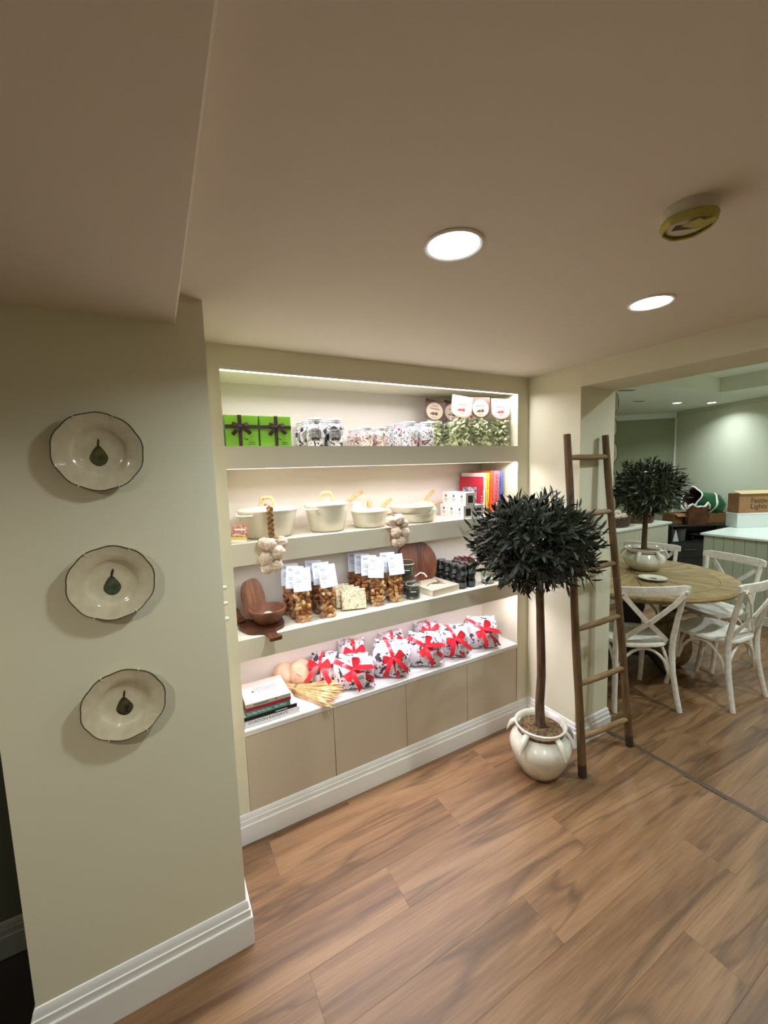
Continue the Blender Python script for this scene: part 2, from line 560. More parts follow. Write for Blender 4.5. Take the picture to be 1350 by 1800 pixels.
g.box(2.85, 6.09, -1.0, 2.47, 2.675, 2.75)
struct('ceiling_tray', g, mat('back ceiling paint', (222, 224, 208), 0.8))
def beam(name, p, q, out, w, z0, z1, mt, b=0.0):
    p, q, out = Vector(p), Vector(q), Vector(out)
    V = [p, q, q + out * w, p + out * w]
    return struct(name, G().prism([(a.x, a.y) for a in V], z0, z1), mt)
o = beam('trim_2', wc + dv * .02, wc + dv * 2.2, -dn, .05, 2.41, ZB, TRIM)
beam('trim_3', wc + dv * .0, wc + dv * .03, -dn, .02, 0, 2.41, TRIM)
beam('trim_4', wc + wu * .03, wc + wu * 5.0, wn, .025, 2.455, ZB, PALE)

# skirting boards
PROF = [(.018, 0), (.018, .105), (.0165, .1075), (.0125, .109), (.0115, .122), (.0125, .131), (.0125, .135),
        (.0085, .137), (.0078, .150), (.006, .160), (.003, .166), (0, .168)]
def skirting(name, p, q, nrm, e0, e1, h=.168):
    p, q, n_ = Vector(p), Vector(q), Vector(nrm)
    t = (q - p).normalized()
    V = []
    pr = [(d, z * h / .168) for d, z in PROF] + [(0, 0)]
    for (d, z) in pr: V.append(p + n_ * d - t * d * e0 + Vector((0, 0, z)))
    for (d, z) in pr: V.append(q + n_ * d + t * d * e1 + Vector((0, 0, z)))
    k = len(pr)
    F = [(i, i + 1, k + i + 1, k + i) for i in range(k - 1)]
    F += [tuple(range(k)), tuple(range(k, 2 * k))]
    gg = G().add(V, F)
    return struct(name, gg, TRIM, smooth=25)
skirting('baseboard_left', (-.425, 1.425, 0), (.168, 1.425, 0), (0, -1, 0), 1, 1)
skirting('baseboard_return', (.168, 1.425, 0), (.168, 1.85, 0), (1, 0, 0), 1, -1)
skirting('baseboard_outer', (-.425, 1.83, 0), (-.425, 1.425, 0), (-1, 0, 0), -1, 1)
skirting('baseboard_back', (.168, YF, 0), (2.083, YF, 0), (0, -1, 0), -1, -1, .138)
skirting('baseboard_right', (2.083, YF, 0), (2.083, 1.487, 0), (-1, 0, 0), -1, 1, .15)
skirting('baseboard_end', (2.083, 1.487, 0), (2.397, 1.487, 0), (0, -1, 0), 1, 1, .15)
skirting('baseboard_reveal', (2.397, 1.487, 0), (2.397, 2.9, 0), (1, 0, 0), 1, 0, .15)
GREYT = mat('shaded grey skirting', (110, 112, 104), 0.5)  # recess skirting: white trim greyed to carry the shade there
o = skirting('baseboard_recess', (-1.9, 1.83, 0), (-.425, 1.83, 0), (0, -1, 0), 0, -1, .13)
o.data.materials[0] = GREYT

# ---------------------------------------------------------------- lamps in the ceilings
LENS = mat('lit lamp lens', (255, 255, 255), 0.4, emit=(245, 255, 250), estr=14.0)
def downlight(label, x, y, z, r, power, color, spread=150, group='recessed ceiling lights'):
    t = thing('recessed_ceiling_light', label, 'ceiling light', (x, y, z), group=group)
    put('trim_ring', G().lathe([(r, 0), (r * 1.16, 0), (r * 1.17, -.003), (r * 1.10, -.006), (r, -.004), (r, 0)], 40, cap=False), TRIM, t)
    put('lamp_lens', G().lathe([(.0001, -.0035), (r * .999, -.0035), (r * .999, -.001), (.0001, -.001)], 40, cap=False), LENS, t)
    area_lamp('lamp', (0, 0, -.0075), power, color, r * 1.9, parent=t, spread=spread)
    return t
downlight('large round recessed light in the ceiling in front of the shelves', 0.675, 0.832, ZC, .062, P_DOWN, COOL)
downlight('round recessed ceiling light nearer to the wide opening', 1.515, 0.825, ZC, .060, P_DOWN * .42, COOL)
downlight('round recessed ceiling light behind the viewer on the left', 0.0895 + .3, -0.75, ZC, .062, P_DOWN * .5, COOL)
downlight('round recessed light in the lowered ceiling over the plate wall', -0.85, 0.35, 2.1521, .055, P_SOFFIT, WARM)
downlight('small spotlight in the far ceiling left of its twin', 6.507, 3.141, ZB, .050, P_BACK * .46, COOL, 140, 'far room spotlights')
downlight('small spotlight in the far ceiling close to the pale wall', 7.032, 2.944, ZB, .050, P_BACK * .46, COOL, 140, 'far room spotlights')
downlight('small spotlight over the white counter island', 5.85, 1.35, ZB, .050, P_BACK * 1.4, COOL, 140, 'far room spotlights')
downlight('small spotlight over the passage beside the ladder', 3.05, 0.60, ZB, .050, P_BACK * 1.2, COOL, 150, 'far room spotlights')
downlight('added unseen spotlight behind the end pillar', 4.2, 3.05, ZB, .050, P_BACK, COOL, 160, 'far room spotlights')  # unseen lamp, added to brighten the far room
downlight('added unseen spotlight in the raised ceiling past the frame', 4.3, -0.2, 2.675, .050, P_BACK * 1.8, COOL, 160, 'far room spotlights')  # out of view, added as fill light for the far room

# ---------------------------------------------------------------- the built-in shelving
struct('wall_alcove_back', G().box(XL, XR, YB, YB + .02, 0.5353, OPEN[0][1]), NICHE)
LEDM = mat('lit strip diffuser', (255, 255, 255), 0.4, emit=(255, 246, 240), estr=5.0)
GR0, GR1, GRD = YF + .008, YF + .030, .010        # groove for the strip: front lip, back edge, depth
def strip_light(k, parent, zt, z_off):
    w = XR - XL - .01
    st = put('light_strip', G().box(XL + .005, XR - .005, GR0 + .003, GR1 - .003, zt + .005 - z_off, zt + .009 - z_off, b=.001), LEDM, parent)
    area_lamp('strip_lamp', ((XL + XR) / 2, (GR0 + GR1) / 2, zt + .004 - z_off), LED_POWER[k], LED_COLOR[k], w, .012, rot=(-5, 0, 0), parent=st, spread=180)
SL = ['topmost thick cream shelf board, carrying the green boxes and jars', 'middle thick cream shelf board, carrying the enamel pans', 'lowest thick cream shelf board, carrying the biscuit bags']
for k in range(3):
    zs, zt = OPEN[k][0], OPEN[k + 1][1]
    t = thing('alcove_shelf', SL[k], 'shelf', (0, 0, zt), group='thick alcove shelves')
    h = zs - zt
    put('board', G().box(XL, XR, YF, YB, GRD, h).box(XL, XR, YF, GR0, 0, GRD).box(XL, XR, GR1, YB, 0, GRD), mat('shelf paint', (222, 216, 198), .6, bump=.03, bump_scale=200), t, smooth=0)
    strip_light(k + 1, t, zt, zt)
t = thing('light_strip_channel', 'glowing strip light along the top front edge of the alcove', 'strip light', (0, 0, OPEN[0][1]))
put('channel', G().box(XL, XR, YF + .0005, GR0, -.0125, -.0005).box(XL, XR, GR1, GR1 + .004, -.0125, -.0005), NICHE, t)
strip_light(0, t, OPEN[0][1], OPEN[0][1] + .0145)
# ledge and cupboards under it
CAB = mat('greige cupboard paint', (202, 189, 168), 0.5, bump=.02)
tag(put('counter_ledge', G().box(XL - .0, XR, YF - .006, YB, .5225, .5353, b=.0015).box(XL, XR, YF - .003, YB, .509, .522, b=.001), TRIM),
    'white ledge board on top of the low cupboards', 'ledge')
XD = [XL, .696, 1.128, 1.566, 1.984]
CL = ['leftmost low cupboard with a plain greige door below the stack of books',
      'second low cupboard from the plate wall, plain greige push door',
      'third low cupboard from the plate wall, plain greige push door',
      'rightmost low cupboard with a plain greige door beside the potted tree']
for k in range(4):
    t = thing('low_cupboard', CL[k], 'cupboard', ((XD[k] + XD[k + 1]) / 2, YF, .10), group='low cupboards under the shelves')
    h_ = (XD[k + 1] - XD[k]) / 2
    put('carcass', G().box(-h_ + .0005, h_ - .0005, .022, YB - YF, .0, .409), mat('dark cupboard inside', (70, 62, 52), .7), t)
    put('door', G().box(-h_ + .0014, h_ - .0014, .001, .020, .025, .4055, b=.001), CAB, t)
# ================================================================ things standing in the room
# ---- three pear plates on the left wall, and the ones hung beyond the pillar
GLAZE = mat('cream glaze', (218, 208, 180), 0.12, coat=0.4, noise_amt=0.05, noise_scale=40)
RIMC = mat('brown plate rim', (62, 52, 34), 0.3)
WIRE = mat('white wire hook', (232, 228, 214), 0.4)
PEAR = [mat('grey green pear paint', (100, 98, 64), 0.3, col2=(70, 68, 44), noise_scale=60),
        mat('bluish green pear paint', (90, 100, 78), 0.3, col2=(58, 66, 50), noise_scale=60),
        mat('brownish pear paint', (94, 86, 62), 0.3, col2=(54, 49, 35), noise_scale=70)]
STEM = mat('dark stem paint', (44, 36, 26), 0.4)
def scallop(a, r, z):
    return 1.0 + (0.026 * abs(math.sin(5 * a + .4)) - 0.013) * max(0, (r - .06) / .047)
def plate(t, Rr=.107):
    """Plate standing in the local xz plane, its face towards -y."""
    M = RX(90)
    prof = [(.0001, .004), (.030, .004), (.058, .0055), (.066, .010), (.070, .014), (.085, .0165), (.100, .020), (Rr, .0235),
            (Rr, .0255), (.099, .0235), (.085, .0195), (.069, .0170), (.064, .0130), (.056, .0085), (.030, .0068), (.0001, .0068)]
    prof = [(r * Rr / .107, z) for r, z in prof]
    put('dish', G().lathe(prof, 72, M, mod=scallop, cap=False), GLAZE, t)
    pts = []
    for i in range(72):
        a = 2 * math.pi * i / 72
        q = Rr * scallop(a, .107, 0)
        pts.append((q * math.cos(a), -.0248, q * math.sin(a)))
    put('rim_line', G().tube(pts, .0016, 5, closed=True), RIMC, t)
def hooks(t, angs, Rr=.107):
    for a in angs:
        c_, s_ = math.cos(R(a)), math.sin(R(a))
        q = Rr * scallop(R(a), .107, 0)
        put('wire_hook', G().tube([((q + .002) * c_, -.006, (q + .002) * s_), ((q + .003) * c_, -.027, (q + .003) * s_),
                                   ((q - .007) * c_, -.0255, (q - .007) * s_)], .0011, 5), WIRE, t)
def pear_outline(k):
    o_ = []
    for i in range(28):
        a = 2 * math.pi * i / 28 - math.pi / 2
        z = math.sin(a)
        w = .0225 * math.cos(a) * (1.0 if z < -.1 else 1.0 - .45 * (z + .1) ** .8)
        o_.append((w + (.0025 * k * z), .029 * z - .003))
    return o_
PL = [((-.132, 1.418, 1.772), 'top pear plate on the left wall, scalloped cream dish with slender stalked pear', 0, (68, 118, 240, 292)),
      ((-.132, 1.418, 1.397), 'middle pear plate on the left wall, cream dish with plump grey-green pear', -1, (62, 122, 242, 300)),
      ((-.132, 1.418, 1.025), 'lowest pear plate on the left wall, cream dish with dark brownish pear', 1, (66, 118, 244, 298))]
for k, (p, lb, tw, an) in enumerate(PL):
    t = thing('pear_plate', lb, 'plate', p, group='pear plates on the left wall')
    plate(t); hooks(t, an)
    put('hanging_wire', G().tube([(-.05, -.003, -.09), (-.045, -.002, 0), (-.04, -.003, .095)], .001, 4).tube([(.05, -.003, -.09), (.045, -.002, 0), (.04, -.003, .095)], .001, 4), WIRE, t)
    M = T(-.002, -.0072, -.008) @ RX(90)
    pr = put('pear_print', G().prism(pear_outline([.3, 0, -.5][k]), 0, .0004, M), PEAR[k], t)
    sx = [.2, 1.2, .6][k]
    put('stalk_print', G().prism([(-.0018, .022), (.0022, .022), (.0035 + .003 * sx, .038), (.0045 * sx + .002, .046), (.001 + .002 * sx, .045), (-.0008, .034)], 0, .0006, M), STEM, pr)
    if k == 2:
        put('leaf_print', G().prism([(.002, -.022), (.010, -.026), (.014, -.024), (.010, -.022), (.006, -.017), (.012, -.008), (.004, -.002), (.001, -.012)], .0004, .0008, M), STEM, pr)
for k, (y, z) in enumerate([(1.594, 2.05), (1.60, 1.905), (1.592, 1.752), (1.602, 1.585), (1.594, 1.44), (1.60, 1.30)]):
    t = thing('wall_plate', ['topmost', 'second', 'third', 'fourth', 'fifth', 'lowest'][k] + ' scalloped cream plate seen edge-on at the back of the end pillar', 'plate',
              (2.412, y, z), 90, group='plates hung beyond the pillar')
    plate(t, .104)

# ---- three little dimmer knobs on the hidden side of the plate wall
KNOB = mat('ivory plastic', (236, 230, 212), 0.3)
for k, z in enumerate((1.318, 1.263, 1.209)):
    t = thing('dimmer_knob', ['upper', 'middle', 'lower'][k] + ' ivory knob poking out beside the shelves from the plate wall', 'knob', (.168, 1.447, z), group='knobs on the side of the plate wall')
    put('cap', G().lathe([(.007, 0), (.0075, .003), (.0065, .012), (.005, .0145), (.0001, .015)], 16, RY(90)), KNOB, t)
    put('collar', G().lathe([(.010, -.0), (.010, .002), (.0072, .0025), (.0072, .0)], 16, RY(90), cap=False), KNOB, t)

# ---- smoke detector masked with yellow paper
sd = thing('smoke_detector', 'ceiling smoke detector masked with torn yellow paper', 'smoke detector', (1.045, .497, ZC))
put('housing', G().lathe([(.052, 0), (.052, -.010), (.049, -.014), (.047, -.030), (.036, -.036), (.0001, -.036)], 32), mat('detector plastic', (206, 198, 178), .5), sd)
YEL = mat('yellow masking paper', (190, 178, 70), .8, col2=(168, 160, 96), noise_scale=90)
def torn(a, r, z):
    return 1 + .05 * math.sin(5 * a) + .03 * math.sin(11 * a + 1)
put('masking_paper', G().lathe([(.0500, -.022), (.0530, -.029), (.050, -.037), (.047, -.041), (.044, -.039)], 40, None, mod=lambda a, r, z: 1 + (.02 * math.sin(7 * a) + .03 * math.sin(3 * a)) * (1 if z < -.02 else .2), cap=False), YEL, sd)
put('torn_flap', G().prism([(-.03, -.02), (-.012, -.048), (.004, -.040), (.014, -.052), (.030, -.044), (.024, -.016), (0, -.012)], -.046, -.0448, RZ(-28)), YEL, sd)
put('sensor_vent', G().box(-.03, .03, -.012, .010, -.0375, -.030, b=.002, M=RZ(-40)), mat('detector vent', (64, 54, 44), .6), sd)

# ---- the ladder leaning on the pillar
LAD = wood_mat('weathered ladder wood', (60, 43, 24), (96, 71, 42), (122, 95, 60), 'Z', rough=.7, fine=2.2, random_shade=.12)
LADT = mat('dark ladder foot', (58, 43, 27), .8)
A0, A1 = Vector((1.907, 1.310, 0)), Vector((1.930, 1.455, 1.853))
B0, B1 = Vector((2.372, 1.322, 0)), Vector((2.258, 1.455, 1.852))
ld = thing('ladder', 'rustic brown wooden ladder leaning on the pillar by the opening', 'ladder', (2.14, 1.32, 0))
lo = Vector((2.14, 1.32, 0))
def stile(p, q):
    d = q - p; n_ = 9
    pts = []; rs = []
    for i in range(n_):
        f_ = i / (n_ - 1)
        w = .0035 * math.sin(f_ * 9 + p.x * 7)
        pts.append(p + d * f_ - lo + Vector((w, 0, 0))); rs.append(.0245 - .0035 * f_ + .0008 * math.sin(f_ * 23))
    return pts, rs
for p, q in ((A0, A1), (B0, B1)):
    pts, rs = stile(p, q)
    s_ = put('stile', G().tube(pts, rs, 12, flat=(1.0, .82)), LAD, ld)
    put('dark_foot', G().tube([pts[0] + Vector((0, 0, .0)), pts[0] + (pts[1] - pts[0]) * .30], [.0252, .0250], 12, flat=(1.0, .82)), LADT, s_)  # darker sleeve round the bottom end of the stile
RUNG = wood_mat('weathered rung wood', (92, 70, 44), (132, 104, 66), (160, 132, 90), 'X', rough=.7, fine=2.2, random_shade=.15)
for (za, zb) in ((1.73, 1.73), (1.42, 1.418), (1.122, 1.114), (.805, .80), (.506, .483), (.212, .166)):
    p = A0 + (A1 - A0) * (za / 1.853); q = B0 + (B1 - B0) * (zb / 1.852)
    d = (q - p)
    e = p + d * -.03; h_ = q + d * .035
    mid = (p + q) / 2
    put('rung', G().tube([e - mid, (p - mid) * .5, Vector((0, 0, -.002)), (q - mid) * .5, h_ - mid], [.0125, .0155, .0165, .0158, .0135], 10), RUNG, ld, tuple(mid - lo))

# ---- topiary trees in cream pots
CERAM = mat('crackled white glaze', (228, 225, 212), 0.14, coat=.5, col2=(210, 205, 188), noise_scale=9)
SOIL = mat('dry mossy soil', (120, 96, 62), .95, col2=(58, 42, 26), noise_scale=70, bump=.9, bump_scale=60)
BARK = wood_mat('tree bark', (50, 34, 22), (84, 60, 40), (126, 96, 66), 'Z', rough=.85, fine=4.0, random_shade=.1)
LEAF = mat('dark olive leaf', (31, 42, 19), .55, col2=(14, 20, 9), noise_scale=14)
def pot_body(t, prof, lugs, lug_r, lug_z, tilt, sc):
    body = put('pot', G().lathe(prof, 48, cap=False), CERAM, t)
    for a in lugs:
        M = RZ(a) @ T(lug_r, 0, lug_z) @ RY(tilt)
        gg = G()
        pts = [Vector((-.012, 0, .028)) * sc, Vector((.012, 0, .024)) * sc, Vector((.030, 0, .004)) * sc, Vector((.042, 0, -.026)) * sc, Vector((.050, 0, -.060)) * sc]
        gg.tube(pts, [.012 * sc, .0165 * sc, .0175 * sc, .0115 * sc, .0025 * sc], 9, M, flat=(1.0, .75))
        put('lug', gg, CERAM, t)
    return body
def foliage(t, c, rx, rz, n_twig, seed, leaf_len=.05, per=13, lm=None):
    rnd = random.Random(seed)
    gl = G(); gt = G()
    for i in range(n_twig):
        z = -1 + 2 * (i + .5) / n_twig
        th = i * 2.399963 + rnd.uniform(-.25, .25)
        q = math.sqrt(max(0, 1 - z * z))
        d = Vector((q * math.cos(th), q * math.sin(th), z))
        rad = rnd.uniform(.80, 1.0) * (1.0 + .10 * noise.noise(d * 2.3 + Vector((seed, 0, 0))))
        if z < -.55: rad *= .82
        tip = Vector((d.x * rx * rad, d.y * rx * rad, d.z * rz * rad))
        base = tip * rnd.uniform(.30, .45)
        sag = Vector((0, 0, rnd.uniform(-.02, .03)))
        pts = [base, (base + tip) / 2 + sag, tip]
        gt.tube([Vector(c) + p for p in pts], [.0026, .002, .0012], 4)
        ax = (tip - base).normalized()
        u_ = ax.cross(Vector((0, 0, 1)))
        if u_.length < .05: u_ = Vector((1, 0, 0))
        u_.normalize(); v_ = ax.cross(u_)
        for j in range(per):
            f_ = .15 + .85 * j / (per - 1)
            p0 = base * (1 - f_) + tip * f_ + sag * (4 * f_ * (1 - f_))
            ang = j * 2.4 + rnd.uniform(-.4, .4)
            out = (u_ * math.cos(ang) + v_ * math.sin(ang))
            dr = (ax * rnd.uniform(.55, 1.0) + out * rnd.uniform(.5, .95) + Vector((0, 0, rnd.uniform(-.1, .25)))).normalized()
            ln = leaf_len * rnd.uniform(.75, 1.2); w = ln * rnd.uniform(.085, .125)
            sd_ = dr.cross(out + Vector((.01, .02, .03))).normalized()
            nn = dr.cross(sd_).normalized()
            P0 = Vector(c) + p0
            m1 = P0 + dr * ln * .38 + nn * ln * .05; m2 = P0 + dr * ln * .72 + nn * ln * .05; e_ = P0 + dr * ln
            V = [P0, m1 - sd_ * w, m1 + sd_ * w, m2 - sd_ * w * .8, m2 + sd_ * w * .8, e_]
            gl.add(V, [(0, 1, 2), (1, 3, 4, 2), (3, 5, 4)])
    f = put('foliage', gl, lm or LEAF, t, kind='stuff')
    put('twigs', gt, BARK, t, kind='stuff')
    return f
tp = thing('topiary_tree', 'tall ball-headed topiary tree in a white lugged pot on the floor beside the ladder', 'potted tree', (1.748, 1.458, 0))
prof = [(.0001, .0), (.080, .0), (.092, .006), (.118, .045), (.144, .095), (.160, .145), (.163, .178), (.150, .207), (.126, .228), (.117, .243), (.118, .256),
        (.128, .270), (.135, .280), (.137, .287), (.131, .291), (.122, .286), (.115, .270), (.112, .250), (.0001, .245)]
pot_body(tp, prof, (188, 262, 332, 40, 115), .126, .232, -8, 1.05)
put('soil', G().lathe([(.0001, .271), (.05, .270), (.09, .264), (.119, .258), (.119, .24), (.0001, .24)], 40, mod=lambda a, r, z: 1 + .01 * math.sin(6 * a)), SOIL, tp)
put('trunk', G().tube([(.0, .0, .25), (-.003, 0, .29), (-.004, .003, .40), (.004, .0, .55), (.003, .002, .68), (-.006, .0, .82), (-.010, .0, .93), (-.016, 0, 1.03), (-.018, 0, 1.12), (-.018, 0, 1.25)],
                      [.036, .026, .0235, .023, .0225, .0215, .0205, .021, .019, .012], 12), BARK, tp)
foliage(tp, (-.082, -.005, 1.285), .328, .258, 340, 3, .069, 13)

# ---- the round table with its pot
TW = wood_mat('limed oak table', (122, 98, 60), (160, 134, 86), (188, 162, 110), 'X', rough=.5, fine=2.0, random_shade=.16)
TWD = wood_mat('limed oak table edge', (108, 88, 52), (142, 118, 74), (164, 140, 92), 'X', rough=.5, fine=2.0, random_shade=.05)
tb = thing('round_dining_table', 'round limed-oak dining table with a sunburst top in the far room', 'table', (3.467, 1.96, 0))
RT = .715
top = put('tabletop', G().lathe([(.0001, .722), (RT - .03, .722), (RT - .008, .728), (RT, .738), (RT, .748), (RT - .006, .7555), (RT - .012, .7565), (.0001, .7565)], 96, cap=False), TWD, tb)
wedge = G()
n_w = 16
aw = math.pi / n_w
o_ = [(.03, 0)] + [(.575 * math.cos(-aw + .002 + (2 * aw - .004) * i / 4), .575 * math.sin(-aw + .002 + (2 * aw - .004) * i / 4)) for i in range(5)]
wm = mesh_of('veneer_wedge', G().prism(o_, .7566, .7600), TW)
for k in range(n_w):
    put('veneer_wedge', wm, None, top, rot=(0, 0, k * 360 / n_w + 4))
seg = [(.579 * math.cos(a), .579 * math.sin(a)) for a in [(-aw * 2 + .002) + (4 * aw - .004) * i / 6 for i in range(7)]]
seg += [(.704 * math.cos(a), .704 * math.sin(a)) for a in [(aw * 2 - .002) - (4 * aw - .004) * i / 6 for i in range(7)]]
bm_ = mesh_of('border_segment', G().prism(seg, .7566, .7600), TW)
for k in range(8):
    put('border_segment', bm_, None, top, rot=(0, 0, k * 45 + 15))
put('apron', G().lathe([(.50, .66), (.52, .66), (.52, .722), (.50, .722)], 64, cap=False), TWD, tb)
DKW = mat('very dark stained wood', (40, 33, 26), .6)
put('pedestal', G().lathe([(.0001, .10), (.15, .10), (.14, .16), (.08, .22), (.075, .40), (.10, .48), (.085, .58), (.13, .64), (.16, .66), (.16, .722), (.0001, .722)], 28), DKW, tb)
for k in range(4):
    put('foot', G().tube([(.05, 0, .17), (.18, 0, .16), (.30, 0, .075), (.36, 0, .028)], [.045, .04, .034, .028], 8, RZ(-12 + 90 * k)), DKW, tb)
SACK = mat('beige hessian sack', (150, 132, 98), .95, col2=(112, 96, 68), noise_scale=26, bump=.6, bump_scale=220)
sk = thing('hessian_sack', 'slumped beige hessian sack under the round table', 'sack', (3.62, 1.72, 0))
def lump(d, th, ph): return 1 + .10 * math.sin(3 * th + 2 * ph) + .05 * math.sin(7 * th)
put('sack_body', G().ball((0, 0, .20), (.15, .14, .21), 20, 12, fn=lump), SACK, sk)
put('sack_neck', G().lathe([(.04, .36), (.035, .40), (.075, .47), (.07, .48), (.03, .41)], 18, mod=lambda a, r, z: 1 + .16 * math.sin(6 * a), cap=False), SACK, sk)

pt = thing('table_topiary', 'small ball topiary in a squat white lugged pot on the round table', 'potted tree', (3.66, 1.975, .76))
prof2 = [(.0001, .0), (.085, .0), (.105, .010), (.140, .045), (.158, .080), (.160, .105), (.148, .130), (.132, .148), (.128, .160), (.140, .176), (.152, .185), (.154, .191), (.146, .193), (.136, .186), (.124, .165), (.120, .15), (.0001, .148)]
pot_body(pt, prof2, (195, 250, 318, 30, 100), .132, .150, -14, 1.0)
put('soil', G().lathe([(.0001, .186), (.05, .182), (.10, .172), (.130, .166), (.13, .15), (.0001, .15)], 32), SOIL, pt)
put('trunk', G().tube([(-.005, 0, .15), (-.005, 0, .25), (.0, 0, .40), (.012, 0, .55), (.012, 0, .68)], [.024, .021, .020, .019, .014], 10), BARK, pt)
foliage(pt, (-.01, .0, .685), .305, .262, 250, 11, .065, 12, mat('green olive leaf', (58, 74, 46), .42, col2=(32, 42, 26), noise_scale=14))

pls = [('lower', .76, 0), ('upper', .7685, 8)]
RIMK = mat('black plate edge', (40, 38, 30), .3)
for nm, z, rz in pls:
    t = thing('side_plate', nm + ' of two stacked black-rimmed cream plates on the round table', 'plate', (3.385, 1.755, z), rz, group='plates stacked on the round table')
    put('dish', G().lathe([(.0001, 0), (.055, 0), (.062, .003), (.098, .010), (.1, .0118), (.098, .0122), (.062, .006), (.055, .004), (.0001, .004)], 48, cap=False), mat('bright white glaze', (236, 232, 216), .15), t)
    put('rim_line', G().tube([(.1 * math.cos(2 * math.pi * i / 48), .1 * math.sin(2 * math.pi * i / 48), .0113) for i in range(48)], .0014, 5, closed=True), RIMK, t)
    if nm == 'upper':
        put('pear_print', G().prism([(x * 1.0, y) for x, y in pear_outline(0)], .0041, .0045), PEAR[0], t)

# ---- cross-back chairs
CHW = mat('whitewashed chair paint', (238, 234, 226), .6, col2=(222, 214, 200), noise_scale=30, bump=.15, bump_scale=120)
SCREW = mat('dull steel screw', (190, 186, 170), .35, metal=.8)
def make_chair(label, loc, rz):
    t = thing('cross_back_chair', label, 'chair', loc, rz, group='white cross-back chairs round the table')
    # seat: rounded trapezoid with a slightly dished top
    out = []
    for i in range(40):
        a = 2 * math.pi * i / 40
        x = math.copysign(abs(math.cos(a)) ** .62, math.cos(a)) * .208
        y = math.copysign(abs(math.sin(a)) ** .62, math.sin(a)) * .198
        x *= 1.0 + .09 * (y / .2)
        out.append((x, y))
    gg = G(); n_ = len(out)
    V = []
    for f_, z in ((.97, .440), (1.0, .447), (1.0, .463), (.985, .468), (.90, .467), (.55, .462), (.01, .461)):
        V += [(x * f_, y * f_, z) for x, y in out]
    F = [tuple(range(n_))[::-1], tuple(range(6 * n_, 7 * n_))]
    for j in range(6):
        F += [(j * n_ + i, j * n_ + (i + 1) % n_, (j + 1) * n_ + (i + 1) % n_, (j + 1) * n_ + i) for i in range(n_)]
    gg.add(V, F); put('seat', gg, CHW, t)
    for s_ in (-1, 1):
        put('rear_leg', G().tube([(s_ * .215, -.235, 0), (s_ * .205, -.212, .10), (s_ * .192, -.185, .25), (s_ * .187, -.172, .40), (s_ * .190, -.176, .50), (s_ * .198, -.205, .66), (s_ * .208, -.240, .815), (s_ * .211, -.250, .85)],
                                 [.0165, .0175, .0185, .019, .0185, .017, .0155, .015], 10), CHW, t)
        put('front_leg', G().tube([(s_ * .198, .205, 0), (s_ * .190, .180, .12), (s_ * .182, .160, .26), (s_ * .180, .150, .40), (s_ * .180, .148, .452)], [.015, .0165, .018, .0185, .018], 10), CHW, t)
        # bent cross strip from one end of the rail to the far corner of the seat
        p = [(s_ * .205, -.268, .842), (s_ * .13, -.262, .755), (s_ * .02, -.226 - .004 * s_, .640), (-s_ * .09, -.186, .540), (-s_ * .155, -.166, .474)]
        L_ = []; R_ = []
        for q in p:
            L_.append(Vector(q) + Vector((s_ * .010, 0, -.012))); R_.append(Vector(q) + Vector((-s_ * .010, 0, .012)))
        cs = put('cross_strip', G().strip(L_, R_, .0045), CHW, t)
        put('screw', G().lathe([(.007, 0), (.006, .002), (.0001, .003)], 12, T(s_ * .200, -.2735, .836) @ RX(90)), SCREW, cs)
    put('centre_screw', G().lathe([(.006, 0), (.005, .002), (.0001, .003)], 12, T(0, -.228, .625) @ RX(90)), SCREW, t)
    # top rail, bowed and rounded at both ends
    n_r = 13; V = []; F = []
    for i in range(n_r):
        f_ = -1 + 2 * i / (n_r - 1)
        x = f_ * .243; y = -.272 + .030 * f_ * f_
        y = -.285 + .034 * f_ * f_
        hh = .031 * (1.0 if abs(f_) < .93 else .72)
        for (dy, dz) in ((-.009, -hh), (-.011, 0), (-.009, hh), (.009, hh), (.011, 0), (.009, -hh)):
            V.append((x, y + .012 + dy - dz * .12, .855 + dz))
    for i in range(n_r - 1):
        for j in range(6):
            F.append((i * 6 + j, i * 6 + (j + 1) % 6, i * 6 + 6 + (j + 1) % 6, i * 6 + 6 + j))
    F += [tuple(range(6))[::-1], tuple(range((n_r - 1) * 6, n_r * 6))]
    put('top_rail', G().add(V, F), CHW, t, smooth=50)
    # bent braces under the seat
    def brace(a, b_):
        a, b_ = Vector(a), Vector(b_)
        pts = []
        for i in range(11):
            f_ = i / 10
            q = a * (1 - f_) + b_ * f_
            q.z = .235 + .190 * math.sin(math.pi * f_) ** .55
            pts.append(q)
        put('bent_brace', G().tube(pts, .0105, 8), CHW, t)
    brace((-.178, -.168, 0), (.178, -.168, 0)); brace((-.172, .150, 0), (.172, .150, 0))
    brace((-.180, -.160, 0), (-.172, .142, 0)); brace((.180, -.160, 0), (.172, .142, 0))
    return t
ch = make_chair('white cross-back chair right behind the ladder, back turned to the viewer', (2.916, 1.652, 0), -31.7)
dup(ch, 'white cross-back chair at the right edge, nearest the viewer, seat half in light', (3.49, 1.372, 0), -3.8)
dup(ch, 'white cross-back chair on the far side of the table in front of the panelled island', (3.996, 1.618, 0), 76)
dup(ch, 'white cross-back chair whose top rail shows just behind the pot on the table', (4.02, 2.165, 0), 106)
# ================================================================ goods on the shelves
Z1, Z2, Z3, Z4 = [a for a, b_ in OPEN]
INK = mat('black print', (34, 30, 32), .5)
GREYINK = mat('grey print', (88, 92, 104), .6)
WHITEC = mat('white card', (238, 236, 232), .6)
def bars(t, M, rows, mt, name='print_lines', th=.0002):
    """Lines of print too small to read: (x0, x1, z) strips on the local xz plane, facing -y."""
    gg = G()
    for (a, b_, z, h_) in rows:
        gg.box(a, b_, -th, 0, z - h_ / 2, z + h_ / 2, M=M)
    return put(name, gg, mt, t, smooth=0)

